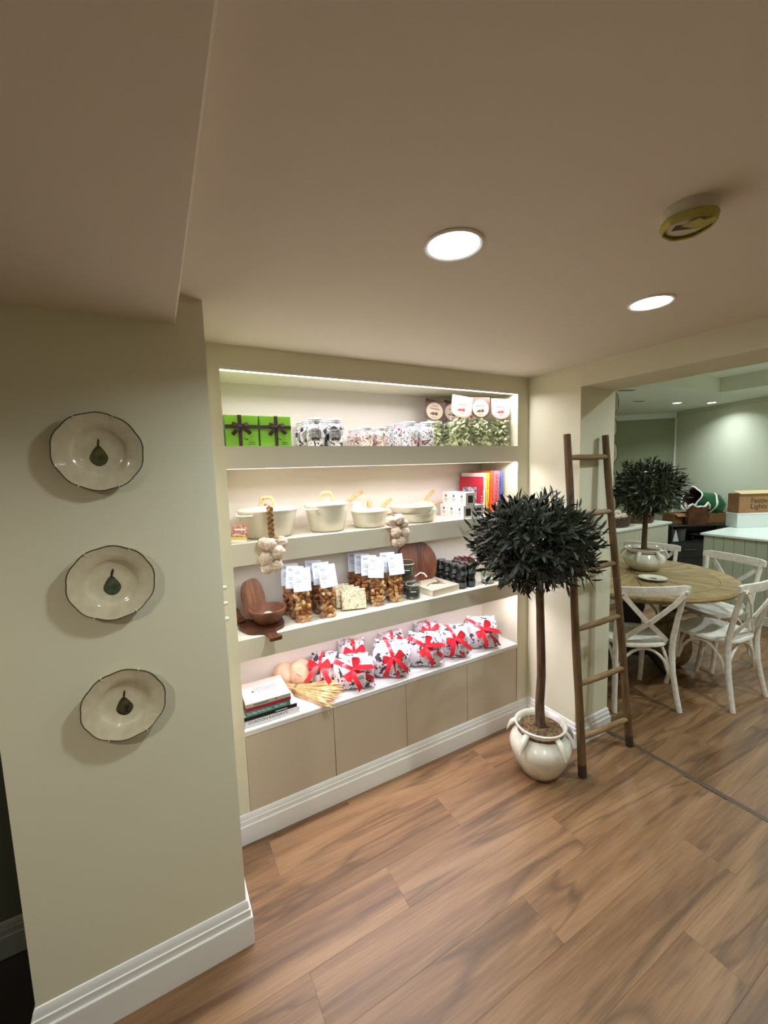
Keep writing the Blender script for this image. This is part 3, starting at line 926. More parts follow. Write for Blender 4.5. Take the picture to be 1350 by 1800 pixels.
# ---- green gift boxes with brown ribbon
LIME = mat('lime green card', (122, 186, 42), .45, noise_amt=.06, noise_scale=8)
LIMED = mat('deep green card edge', (66, 132, 36), .45)
CHOC = mat('chocolate satin ribbon', (58, 34, 26), .35, sheen=.3)
GOLDP = mat('olive gold print', (120, 140, 40), .5)
def gift_box(label, x, w, flip):
    t = thing('gift_box', label, 'gift box', (x, 1.905, Z1), group='green gift boxes')
    h = .138; d = .055; hw = w / 2
    put('box', G().box(-hw, hw, 0, d, 0, h, b=.001), LIME, t)
    put('lid_edge', G().box(-hw - .0012, -hw + .0, -.0005, d, 0, h, k=0), LIMED, t)
    cx = -.008 if not flip else .002
    zr = .088
    rb = put('ribbon', G().box(cx - .008, cx + .008, -.0012, d + .001, -.0, h + .0008).box(-hw - .0016, hw + .0006, -.0016, d + .001, zr - .008, zr + .008), CHOC, t)
    def loop(s_, up, L_):
        pts = [Vector((cx, -.004, zr)), Vector((cx + s_ * L_ * .55, -.016, zr + up * .55)), Vector((cx + s_ * L_, -.010, zr + up)), Vector((cx + s_ * L_ * .6, -.004, zr + up * .2)), Vector((cx, -.004, zr))]
        wv = Vector((.0035 * s_, 0, -.008)); sc = [.4, .95, 1.0, .9, .4]
        return [p - wv * q for p, q in zip(pts, sc)], [p + wv * q for p, q in zip(pts, sc)]
    gb = G()
    for s_ in (-1, 1):
        a, b_ = loop(s_, .012, .034); gb.strip(a, b_, .0005)
        e = Vector((cx + s_ * (.034 if s_ < 0 else .044), -.006, zr - (.036 if s_ < 0 else .030)))
        st = Vector((cx, -.004, zr)); wv = Vector((.006, 0, .0055 * s_))
        gb.strip([st - wv * .4, (st + e) / 2 - wv + Vector((0, -.006, 0)), e - wv], [st + wv * .4, (st + e) / 2 + wv + Vector((0, -.006, 0)), e + wv], .0005)
    gb.ball((cx, -.006, zr), (.007, .004, .007), 10, 6)
    put('bow', gb, CHOC, rb)
    M = T(0, -.0008, 0)
    gp = G()
    for k in range(7):
        a = k * 52
        gp.prism([(0, 0), (.004, .002), (.008, 0), (.004, -.002)], 0, .0003, T(.034 + .006 * math.cos(R(a)), -.0002, .046 + .016 * math.sin(R(a))) @ RX(90) @ RZ(a))
    gp.box(.033, .0345, -.0003, 0, .032, .058)
    put('sprig_print', gp, mat('olive brown print', (116, 112, 52), .6), t)
    put('olive_print', G().ball((.012, 0, .036), (.004, .0004, .003), 8, 5).ball((.02, 0, .032), (.004, .0004, .003), 8, 5), INK, t)
    bars(t, M, [(.022, .056, .020, .002), (.030, .050, .0155, .0018), (.020, .058, .0105, .002)], mat('green print', (40, 84, 20), .6))
gift_box('green gift box with brown ribbon bow at the left end of the top shelf', .350, .140, False)
gift_box('green gift box with brown ribbon bow next to the dark jars', .499, .142, True)

# ---- patterned ceramic jars
JW = (226, 226, 230)
BWJ = pattern_mat('black floral glaze', JW, [((40, 42, 56), .75, .30, 'line'), ((24, 24, 32), .42, .30, 'vor'), ((60, 62, 76), 1.6, .64, 'noise')], scale=52)
PKJ = pattern_mat('rose brown floral glaze', (236, 226, 222), [((128, 94, 90), .9, .36, 'line'), ((182, 138, 116), .5, .32, 'vor'), ((92, 70, 70), 1.9, .62, 'noise')], scale=56)
RDJ = pattern_mat('red and blue floral glaze', JW, [((50, 56, 80), .9, .32, 'line'), ((176, 44, 66), .42, .28, 'vor'), ((40, 44, 60), 2.0, .64, 'noise')], scale=52)
LIDW = pattern_mat('lid with printed band', JW, [((70, 70, 80), 1.6, .66, 'noise')], scale=90)
LABL = mat('grey jar label', (160, 158, 156), .5, col2=(116, 112, 112), noise_scale=60)
def make_jar(t, r, h, glaze, oval):
    hb = h * .78
    put('body', G().lathe([(.0001, 0), (r * .76, 0), (r * .79, h * .02), (r * .90, h * .24), (r * .99, h * .48), (r, h * .60), (r * .92, h * .70), (r * .74, hb), (r * .66, h * .80)], 28), glaze, t)
    put('lid', G().lathe([(r * .62, h * .795), (r * .66, h * .80), (r * .66, h * .85), (r * .74, h * .87), (r * .76, h * .90), (r * .75, h * .955), (r * .66, h * .99), (.0001, h)], 28), LIDW, t)
    put('neck_band', G().lathe([(r * .755, h * .915), (r * .775, h * .925), (r * .755, h * .935)], 28, cap=False), GREYINK, t)
    if oval:
        V = []; F = []
        nn = 9
        for j in range(7):
            z = h * (.20 + .42 * j / 6)
            q = [.6, .9, 1, 1, 1, .85, .5][j]
            rr = r * (.975 + .03 * math.sin(math.pi * j / 6)) + .0012
            for i in range(nn):
                a = -math.pi / 2 + (-1 + 2 * i / (nn - 1)) * .62 * q
                V.append((rr * math.cos(a), rr * math.sin(a), z))
        for j in range(6):
            for i in range(nn - 1):
                F.append((j * nn + i, j * nn + i + 1, j * nn + nn + i + 1, j * nn + nn + i))
        lb = put('oval_label', G().add(V, F), LABL, t)
        gq = G()
        for k in range(3):
            gq.ball((-.012 + .012 * k, -r * .995, h * (.27 + .02 * (k == 1))), (.0075, .003, .0075), 8, 6)
        put('fruit_print', gq, INK, lb)
        bars(lb, T(0, -r * 1.012, 0), [(-.014, .014, h * .52, .004), (-.016, .016, h * .44, .003)], INK)
ROW = ['front', 'middle', 'back']
def jar_block(name, kind, label_f, cols, ys, r, h, glaze, oval, rz=-22, group=None):
    root = None
    for ci, x in enumerate(cols):
        for ri, y in enumerate(ys):
            lb = label_f(ci, ri)
            if root is None:
                root = thing(name, lb, 'jar', (x, y, Z1), rz, group=group)
                make_jar(root, r, h, glaze, oval)
            else:
                dup(root, lb, (x, y, Z1), rz + random.uniform(-9, 9))
SIDE = ['left', 'right']
jar_block('floral_jar', 'black', lambda c, q: f'white jar with black floral print, {ROW[q]} of the {SIDE[c]} file beside the green boxes', (.707, .808), (1.952, 2.045, 2.126), .049, .142, BWJ, True, group='black floral jars')
jar_block('small_floral_jar', 'rose', lambda c, q: f'small rose-brown floral jar, {ROW[q]} of the {SIDE[c]} file in the shelf middle', (.982, 1.064), (1.942, 2.02, 2.098), .039, .104, PKJ, False, group='small rose-brown jars')
jar_block('red_floral_jar', 'red', lambda c, q: f'white jar with red and blue flowers, {ROW[q]} of the {SIDE[c]} file beside the pasta bags', (1.254, 1.366), (1.952, 2.045, 2.126), .049, .140, RDJ, False, group='red and blue floral jars')

# ---- bags of green pasta with card headers
FILM = film_mat('clear cellophane', (255, 255, 254), .07, .12)
PASTA = mat('pale green pasta', (218, 224, 188), .6, col2=(176, 188, 146), noise_scale=60)
CARDB = mat('brown header card', (92, 64, 50), .5)
CARDC = mat('cream header shield', (206, 188, 166), .5)
RED = mat('cherry red print', (190, 62, 52), .5)
BRN = mat('brown header print', (120, 84, 66), .5)
CARDLIT = mat('lit header card', (206, 176, 154), .5)  # brown card brightened: the strip's light is put into the colour
def pasta_bag(label, x, y, rz, tilt, seed, pale=False, w=.150, z_card=.168):  # pale: card and shield take their lit colours
    t = thing('pasta_bag', label, 'bag of pasta', (x, y, Z1), rz, group='bags of green pasta')
    rnd = random.Random(seed)
    gp = G()
    for i in range(130):
        px = rnd.uniform(-w / 2 + .016, w / 2 - .016); pz = rnd.uniform(.012, .160); py = rnd.uniform(-.026, .03)
        M = T(px, py, pz) @ RZ(rnd.uniform(0, 360)) @ RX(rnd.uniform(-70, 70)) @ RY(rnd.uniform(-60, 60))
        gp.ball((0, 0, 0), (.021, .0105, .0045), 8, 4, M)
    put('pasta', gp, PASTA, t, kind='stuff')
    gf = G(); n_ = 20; V = []; F = []
    lv = [(0, 1, 1), (.02, 1.03, 1.1), (.10, 1.02, 1.05), (.155, 1.0, .9), (.185, .80, .35), (.235, .60, .06)]
    for (z, fx, fy) in lv:
        for i in range(n_):
            a = 2 * math.pi * i / n_
            V.append((math.copysign(abs(math.cos(a)) ** .45, math.cos(a)) * w / 2 * fx, math.copysign(abs(math.sin(a)) ** .45, math.sin(a)) * .036 * fy, z + .0006))
    for j in range(len(lv) - 1):
        F += [(j * n_ + i, j * n_ + (i + 1) % n_, (j + 1) * n_ + (i + 1) % n_, (j + 1) * n_ + i) for i in range(n_)]
    put('cellophane', gf.add(V, F), FILM, t)
    # header card: straight top, rounded foot
    hw = .066
    out = [(-hw, .135), (hw, .135), (hw, .052)] + [(hw * math.cos(R(a)), .052 + .044 * math.sin(R(a))) for a in range(-15, -180, -15)] + [(-hw, .052)]
    Mc = T(0, -.020, z_card - .008) @ RY(tilt) @ RX(-6) @ RX(90)
    hc = put('header_card', G().prism(out, -.0008, .0008, Mc), CARDLIT if pale else CARDB, t)
    inn = [(.054 * math.cos(R(a)) * (1 if 1 else 1), .068 + .052 * math.sin(R(a))) for a in range(0, 360, 15)]
    put('shield', G().prism(inn, .0008, .0014, Mc), mat('off-white header shield', (226, 218, 208), .5) if pale else CARDC, hc)  # lit copy of the cream shield, brightened along with its card
    Mb = T(0, -.020, z_card - .008) @ RY(tilt) @ RX(-6) @ T(0, -.0014, 0)
    put('cherry_print', G().ball((-.008, 0, .052), (.010, .0006, .010), 10, 6, Mb).ball((.012, 0, .054), (.011, .0006, .011), 10, 6, Mb).ball((-.022, 0, .050), (.006, .0005, .006), 8, 5, Mb), RED if pale else CARDB, hc)
    bars(hc, Mb, [(-.030, .030, .082, .006), (-.018, .018, .098, .004), (-.016, .016, .030, .003)], BRN)
    return t
pasta_bag('bag of green pasta under a brown card, second from the shelf right end', 1.745, 1.925, -14, 0, 1)
pasta_bag('bag of green pasta with strip-lit card at the right end of the top shelf', 1.906, 1.925, -10, 1, 2, True)
pasta_bag('front bag of green pasta whose strip-lit card slumps over to the left', 1.588, 1.925, -14, 9, 3, True, .145)
pasta_bag('rear bag of green pasta with brown card right beside the floral jars', 1.500, 2.075, -14, 11, 4, False, .13, .163)
pasta_bag('rear bag of green pasta with brown card half hidden by the slumped one', 1.648, 2.085, -14, 10, 5, False, .13, .163)
pasta_bag('rear bag of green pasta with strip-lit card showing between two front bags', 1.790, 2.085, -14, 6, 6, True, .13, .155)

# ---- cream cookware
ENAM = mat('cream enamel', (218, 213, 192), .22, coat=.3)
RATT = mat('pale rattan', (236, 206, 156), .6, col2=(214, 178, 124), noise_scale=90)
RATD = mat('warm rattan', (220, 178, 124), .6, col2=(190, 144, 92), noise_scale=70)
STEEL = mat('grey steel base', (150, 148, 138), .3, metal=.8)
def arch_handle(t, z, w, h, rz=0, par=None, r=.0075):
    pts = [Vector((-w, 0, z)), Vector((-w * .92, 0, z + h * .55)), Vector((-w * .62, 0, z + h * .96)), Vector((0, 0, z + h)), Vector((w * .62, 0, z + h * .96)), Vector((w * .92, 0, z + h * .55)), Vector((w, 0, z))]
    a = put('lid_handle', G().tube(pts, r, 10, RZ(rz)), RATT, par or t)
    gg = G()
    fine = []
    for i in range(len(pts) - 1):
        for q in (.1, .45, .8): fine.append((pts[i] * (1 - q) + pts[i + 1] * q, (pts[i + 1] - pts[i]).normalized()))
    for p, d in fine:
        ring = []
        u_ = d.cross(Vector((0, 1, 0))).normalized(); v_ = Vector((0, 1, 0))
        for k in range(10):
            an = 2 * math.pi * k / 10
            ring.append(p + (u_ * math.cos(an) + v_ * math.sin(an)) * (r + .0008) + d * .002 * math.cos(an))
        gg.tube(ring, .0013, 4, RZ(rz), closed=True)
    put('rattan_wrap', gg, RATD, a)
def pan(label, x, y, z, rt, rb, h, lid=True, rz=0, name='casserole', ears=(0, 180), stick=None, cat='pot', grp='cream enamel pans', sx=1.0, hz=None):
    t = thing(name, label, cat, (x, y, z), rz, group=grp)
    put('body', G().lathe([(.0001, .0), (rb * .92, .0), (rb, .006), (rb + (rt - rb) * .55, h * .5), (rt * .985, h * .93), (rt, h), (rt * .975, h), (rt * .955, h * .9), (rb * .95, .012), (.0001, .010)], 48, sx=sx), ENAM, t)
    put('base_ring', G().lathe([(rb * .90, -.0), (rb * .96, .001), (rb * .98, .005), (rb * 1.005, .007)], 40, sx=sx, cap=False), STEEL, t)
    for a in ears:
        gg = G()
        pts = []
        for i in range(9):
            th = R(a - 20 + 40 * i / 8)
            q = rt * .99 + .026 * math.sin(math.pi * i / 8) ** .5
            pts.append((q * math.cos(th) * sx, q * math.sin(th), h * .90))
        gg.tube(pts, .0065, 8, flat=(1.3, .7)); put('side_handle', gg, ENAM, t)
    if lid:
        l = put('lid', G().lathe([(rt * 1.015, h - .001), (rt * 1.02, h + .006), (rt * .97, h + .010), (rt * .60, h + .018), (.0001, h + .022), (.0001, h + .017), (rt * .95, h + .002)], 48, sx=sx, cap=False), ENAM, t)
        arch_handle(t, h + .017, .034 if rt > .1 else .026, .046 if rt > .1 else .036, hz if hz is not None else 0, l)
    if stick:
        a, L_, up = stick
        d = Vector((math.cos(R(a)), math.sin(R(a)), 0))
        p0 = d * rt + Vector((0, 0, h * .88))
        s_ = put('neck', G().tube([p0 - d * .006, p0 + d * .05 + Vector((0, 0, up * .25))], .007, 8), ENAM, t)
        put('long_handle', G().tube([p0 + d * .04 + Vector((0, 0, up * .2)), p0 + d * L_ * .6 + Vector((0, 0, up * .65)), p0 + d * L_ + Vector((0, 0, up))], [.0095, .0105, .009], 10), RATD, t)
    return t
p1_ = pan('large cream casserole with rattan lid handle at the left end of the pan shelf', .462, 1.998, Z2, .138, .108, .125, True, 20, 'casserole', (188, 8), hz=-52)
p2_ = pan('mid-sized deep cream saucepan with wide rattan lid handle', .758, 1.982, Z2, .112, .086, .132, True, 0, 'saucepan', (205,), (24, .175, .065), hz=-14)
p3_ = pan('small cream saucepan with rattan lid knob between deep pan and garlic', .994, 1.962, Z2, .098, .082, .082, True, 0, 'saucepan', (), (32, .15, .055), hz=72)
pf1 = pan('lower cream frying pan of the stacked pair, behind the garlic bunch', 1.297, 1.985, Z2, .132, .108, .052, False, 0, 'frying_pan', (), (24, .150, .045), 'frying pan')
pf2 = pan('upper cream frying pan of the stacked pair with green paper sleeve', 1.280, 1.987, Z2 + .040, .128, .102, .048, False, 0, 'frying_pan', (), (27, .155, .075), 'frying pan')
GSL = mat('sage green paper sleeve', (150, 168, 140), .7)
sl = thing('paper_sleeve', 'sage green paper sleeve folded over the stacked frying pans', 'paper sleeve', (1.335, 1.935, Z2 + .0875), -12)
put('sleeve', G().prism([(-.058, -.055), (.058, -.055), (.062, .03), (.03, .046), (.018, .060), (-.012, .060), (-.03, .046), (-.058, .036)], 0, .003, RX(26)), GSL, sl)
bars(sl, T(0, .004, .004) @ RX(-64) @ T(0, -.0045, 0), [(-.016, .016, .014, .004), (-.024, .024, .002, .003)], WHITEC)
pf2.location = (1.280, 1.990, Z2 + .041)
# food tag hanging from the big casserole, white tag on the saucepan handle
ft = thing('product_tag', 'colourful food-photo tag hanging from the large casserole', 'tag', (.300, 1.876, Z2 + .002), -18, rot=(-12, 4, -18))
put('card', G().box(-.034, .034, -.001, .001, 0, .078, b=.0008), mat('food photo print', (172, 60, 40), .5, col2=(222, 196, 170), noise_scale=70), ft)
put('yellow_band', G().box(-.034, .034, -.0015, -.0008, .012, .024), mat('yellow print', (226, 206, 90), .5), ft)
put('white_band', G().box(-.034, .034, -.0015, -.0008, .0, .012), WHITEC, ft)
bars(ft, T(0, -.0015, 0), [(-.028, .028, .034, .004), (-.022, .026, .058, .007), (-.026, .020, .006, .003)], WHITEC)
put('string', G().tube([(0, 0, .076), (.012, .012, .10), (.028, .035, .125)], .0008, 4), RATT, ft)
wt = thing('product_tag', 'plain white tag dangling from the saucepan long handle', 'tag', (.975, 2.075, Z2 + .090), -20)
put('card', G().box(-.024, .024, -.0006, .0006, 0, .040), WHITEC, wt)
put('string', G().tube([(-.008, 0, .04), (-.006, .0, .085)], .0007, 4).tube([(.008, 0, .04), (.006, .0, .085)], .0007, 4), RATT, wt)

# ---- garlic
GAR = mat('dry garlic skin', (228, 212, 194), .55, col2=(202, 176, 156), noise_scale=2.2, bump=.2, bump_scale=6)
GARD = mat('garlic root', (132, 96, 66), .8)
STRAW = mat('dried garlic stem', (172, 138, 92), .8, col2=(120, 92, 58), noise_scale=60)
def bulb_shape(n_l):
    def f(d, th, ph):
        q = 1 + .20 * (abs(math.cos(n_l * th / 2)) ** .6 - .7) * math.cos(ph)
        if d[2] > .55: q *= 1 + .55 * (d[2] - .55) ** 1.6
        if d[2] < -.75: q *= .90
        return q
    return f
bulb_me = []
for n_l in (5, 6, 7):
    bulb_me.append(mesh_of('garlic_bulb', G().ball((0, 0, 0), (1.0, 1.0, .82), 42, 16, fn=bulb_shape(n_l)), GAR, 60))
root_me = mesh_of('root_tuft', G().lathe([(.0001, -.86), (.16, -.86), (.20, -.78), (.10, -.74)], 10), GARD)
def bulbs(t, spots):
    for k, (x, y, z, r, a, b_, c_) in enumerate(spots):
        o = put('garlic_bulb', bulb_me[k % 3], None, t, (x, y, z), (a, b_, c_))
        o.scale = (r, r, r)
        q = put('root_tuft', root_me, None, o)
gb = thing('garlic_braid', 'long braid of garlic bulbs hanging over the front of the large casserole', 'garlic', (.430, 1.826, 1.265))
gs = G()
for k in range(3):
    pts = []
    for i in range(25):
        f_ = i / 24
        z = .115 + .165 * f_
        a = f_ * 15 + k * 2.094
        pts.append((.002 + .0095 * math.sin(a), .006 * math.sin(2 * a), z))
    pts += [(.0, .010, .288), (-.004, .035, .296), (-.006, .06, .288)]
    gs.tube(pts, [.0065] * 25 + [.006, .005, .004], 7)
put('braided_stem', gs, STRAW, gb)
bulbs(gb, [(-.036, -.004, .126, .0255, 70, 0, -40), (-.012, -.022, .120, .029, 75, 10, 0), (.045, -.004, .120, .0285, 80, 0, 50), (.022, -.024, .082, .0325, 82, 0, 10),
           (-.032, -.016, .058, .030, 84, 0, -20), (.014, -.016, .020, .0295, 95, 0, 20), (-.026, -.006, .012, .027, 110, 0, -30)])
g2 = thing('garlic_bunch', 'short bunch of garlic hanging over the shelf edge by the frying pans', 'garlic', (1.086, 1.823, 1.296))
put('braided_stem', G().tube([(-.03, .05, .165), (-.02, .02, .170), (-.008, 0, .14), (0, 0, .06), (.004, 0, .02)], [.004, .006, .008, .008, .004], 7), STRAW, g2)
bulbs(g2, [(-.046, -.004, .135, .028, 70, 0, -40), (.0, -.016, .142, .030, 70, 0, 5), (.034, -.006, .115, .026, 75, 0, 40), (-.022, -.020, .078, .0295, 80, 0, -15),
           (.034, -.016, .070, .0275, 85, 0, 30), (.006, -.018, .026, .027, 95, 0, 10), (-.018, -.006, .022, .022, 105, 0, -30), (.0, .008, .10, .024, 80, 0, 0)])

# ---- little white boxes with a window
WBOX = mat('white product carton', (236, 232, 230), .5)
WGRY = mat('grey carton face', (196, 192, 180), .5)
WDRK = mat('dark window contents', (58, 48, 38), .35, col2=(28, 24, 20), noise_scale=120)
def make_carton(t):
    s_ = .0365; h = .076
    put('carton', G().box(-s_, s_, -s_, s_, 0, h, b=.001), WBOX, t)
    put('front_face', G().box(-s_ + .002, s_ - .002, -s_ - .0004, -s_ + .001, .002, h - .002), WGRY, t)
    put('window', G().box(-.019, .019, -s_ - .0012, -s_ + .001, .014, .058, b=.0006), WDRK, t)
    put('emblem', G().ball((-s_, 0, .052), (.0004, .009, .009), 12, 7).ball((-s_, .0, .014), (.0004, .003, .003), 8, 5), GREYINK, t)
    bars(t, T(-s_ , 0, 0) @ RZ(-90), [(-.016, .016, .034, .0022), (-.012, .012, .029, .0018), (-.014, .014, .024, .0018)], GREYINK)
spots = [(1.602, 1.905, 0, 'front of the bottom row of small windowed cartons, left file'), (1.602, 1.981, 0, 'second in the bottom row of small windowed cartons'), (1.602, 2.057, 0, 'rearmost in the bottom row of small windowed cartons'),
         (1.683, 1.905, 0, 'small windowed carton on its own file beside the yellow book'),
         (1.619, 1.905, 1, 'front of the upper row of small windowed cartons'), (1.619, 1.981, 1, 'second in the upper row of small windowed cartons'), (1.619, 2.057, 1, 'rearmost in the upper row of small windowed cartons')]
c0 = None
for x, y, lv, lb in spots:
    if c0 is None:
        c0 = thing('windowed_carton', lb, 'carton', (x, y, Z2), group='small windowed cartons'); make_carton(c0)
    else:
        dup(c0, lb, (x, y, Z2 + lv * .0765))

# ---- books
PAGES = mat('book pages', (236, 226, 206), .8, noise_amt=.05, noise_scale=300)
def book(name, label, loc, L_, D_, t_, col, rot, group, rough=.5, spine=None, cover_rows=None, cat='book'):
    """Lying book: spine along +x facing -y, length L_, depth D_, thickness t_; rot turns it upright or flat."""
    b = thing(name, label, cat, loc, rot=rot, group=group)
    cv = mat(col[0], col[1], rough, noise_amt=.03, noise_scale=12)
    c = .0022
    put('cover', G().box(-L_ / 2, L_ / 2, 0, D_, 0, c, b=.0006).box(-L_ / 2, L_ / 2, 0, D_, t_ - c, t_, b=.0006).box(-L_ / 2, L_ / 2, -.0012, c, 0, t_, b=.0008), cv, b)
    put('pages', G().box(-L_ / 2 + .004, L_ / 2 - .004, .002, D_ - .004, c, t_ - c), PAGES, b)
    if spine:
        for (txt, size, mt, x, zz, xs) in spine:
            lettering(txt, size, mt, T(x, -.0015, t_ * zz) @ RX(90), b, xs=xs)
    return b
WINK = mat('white print', (238, 236, 230), .5)
GB = 'upright cookbooks beside the cartons'
# upright: local +x (spine direction) points down so the title reads from the top; local z -> +x world
def upright(name, label, x, y, h, d, t_, col, lean=0, spine=None, rz=0):
    # matrix: spine length axis -> world -z ; depth axis -> +y ; thickness -> +x
    b = book(name, label, (x, y, Z2 + h / 2 + .001), h, d, t_, col, (0, 90, 0), GB, spine=spine)
    M = T(x, y, Z2 + .001) @ RZ(rz) @ RY(lean) @ T(0, 0, h / 2) @ RY(90)
    b.rotation_mode = 'XYZ'
    b.matrix_world = M
    return b
upright('cookbook', 'red cookbook with a photo cover, first of the upright books', 1.742, 1.930, .240, .20, .024, ('crimson cover', (178, 28, 48)), 3, [('O  A  S', .013, WINK, .02, .5, 1.2)])
rb_ = upright('cookbook', 'tall white cookbook with blue spine lettering leaning among the upright books', 1.772, 1.945, .262, .20, .027, ('white cover', (240, 240, 244)), 3)
upright('cookbook', 'yellow-spined cookbook between the white and the orange one', 1.806, 1.945, .262, .19, .026, ('yellow cover', (246, 206, 40)), 2.4)
upright('cookbook', 'orange-spined cookbook next to the pink one', 1.837, 1.94, .272, .19, .024, ('orange cover', (240, 88, 40)), 2.0)
upright('cookbook', 'pink cookbook with SEASONING on its spine', 1.866, 1.94, .272, .19, .044, ('coral pink cover', (240, 112, 118)), 2.0, [('SEASONING', .034, mat('wine print', (96, 20, 44), .5), -.01, .52, 1.15)])
upright('cookbook', 'blue-spined cookbook, last of the upright books', 1.914, 1.945, .270, .18, .030, ('blue cover', (86, 106, 190)), 2.0)
for o in bpy.data.objects:
    if o.type == 'EMPTY' and o.name.startswith('cookbook') and 'red cookbook' in o['label']:
        put('cover_photo', G().box(-.055, .085, .030, .165, -.0006, .0004), mat('cover photo', (206, 196, 206), .4, col2=(84, 56, 78), noise_scale=36), o)
        put('cover_border', G().box(-.062, .095, .022, .173, -.0003, .0004), mat('dark red frame', (140, 20, 38), .4), o)
    if o.type == 'EMPTY' and o.name.startswith('cookbook') and ('yellow-spined' in o['label'] or 'blue-spined' in o['label'] or 'tall white' in o['label']):
        bars(o, T(0, -.0014, 0), [(-.10, -.02, .012, .005), (-.01, .05, .012, .004), (.07, .09, .012, .004)], GREYINK if 'white' in o['label'] else INK)
tag(put('tan_box', G().box(-.04, .04, -.035, .035, 0, .075, b=.002).box(-.041, .041, -.036, .036, .060, .076, b=.002), mat('tan carton', (214, 180, 130), .6), None, (1.924, 1.895, Z2)),
    'small tan box at the foot of the blue book', 'box')
# ---- wooden boards and bowl
TEAK = wood_mat('red brown teak', (66, 39, 24), (112, 70, 44), (158, 108, 72), 'Y', rough=.4, fine=2.2, random_shade=.1)
TEAKD = wood_mat('dark walnut', (50, 26, 18), (84, 46, 30), (112, 66, 44), 'X', rough=.4, fine=2.2, random_shade=.1)
def rounded(pts, r=.02, n=5):
    out = []
    m_ = len(pts)
    for i in range(m_):
        p, a, b_ = Vector(pts[i] + (0,)), Vector(pts[i - 1] + (0,)), Vector(pts[(i + 1) % m_] + (0,))
        u_ = (a - p); v_ = (b_ - p)
        q = min(r, u_.length * .45, v_.length * .45)
        s0, s1 = p + u_.normalized() * q, p + v_.normalized() * q
        for k in range(n + 1):
            f_ = k / n
            c = s0 * (1 - f_) ** 2 + p * 2 * f_ * (1 - f_) + s1 * f_ ** 2
            out.append((c.x, c.y))
    return out
def board(name, label, outline, th, loc, rot, mt, hole=None):
    t = thing(name, label, 'board', loc, rot=rot)
    put('blade', G().prism(outline, 0, th), mt, t, smooth=30)
    if hole:
        x, y, r = hole
        put('hole_shade_ring', G().lathe([(r * .55, -.0006), (r, -.0006), (r, th + .0006), (r * .55, th + .0006), (r * .55, -.0006)], 16, T(x, y, 0), cap=False), mat('hole shadow wood', (44, 22, 14), .6), t)  # dark ring painted as the hole's shade, the board stays solid
    return t
b1 = rounded([(-.050, .0), (.050, .0), (.058, .12), (.040, .205), (-.040, .195), (-.062, .11)], .05, 6)
board('cutting_board', 'upright teak cutting board leaning in the left corner of its shelf', b1, .016, (.392, 2.045, Z3 + .017), (72, -10, -16), TEAK, None)
b2 = rounded([(-.085, -.085), (-.022, -.115), (-.018, -.175), (-.034, -.215), (.034, -.215), (.018, -.175), (.022, -.115), (.085, -.085), (.11, .02), (.06, .10), (-.06, .10), (-.11, .02)], .03, 5)
board('paddle_board', 'dark wooden paddle board lying under the bowl, handle poking over the shelf edge', b2, .016, (.398, 1.978, Z3 + .0005), (0, 0, 4), TEAKD, (0, -.193, .014))
hb = board('handled_board', 'small dark handled board leaning at the far left behind the bowl', rounded([(-.02, 0), (.02, 0), (.026, .05), (.05, .08), (.05, .15), (-.05, .15), (-.05, .08), (-.026, .05)], .015, 4), .014, (.318, 2.02, Z3 + .018), (20, 0, 35), TEAKD, (0, .022, .009))
TERR = mat('brown earthenware', (120, 76, 54), .7, col2=(100, 60, 42), noise_scale=30)
bw = thing('earthenware_bowl', 'brown earthenware bowl on the dark paddle board', 'bowl', (.424, 1.958, Z3 + .017))
put('bowl_wall', G().lathe([(.0001, 0), (.042, 0), (.048, .004), (.070, .028), (.086, .055), (.090, .070), (.088, .076), (.082, .076), (.078, .068), (.066, .040), (.045, .016), (.0001, .012)], 40, cap=False), TERR, bw)
tag(put('garlic_clove_heap', G().ball((0, 0, .0), (.030, .026, .022), 16, 9, fn=bulb_shape(5)), GAR, None, (.424, 1.958, Z3 + .048)), 'single pale garlic bulb sitting in the earthenware bowl', 'garlic')

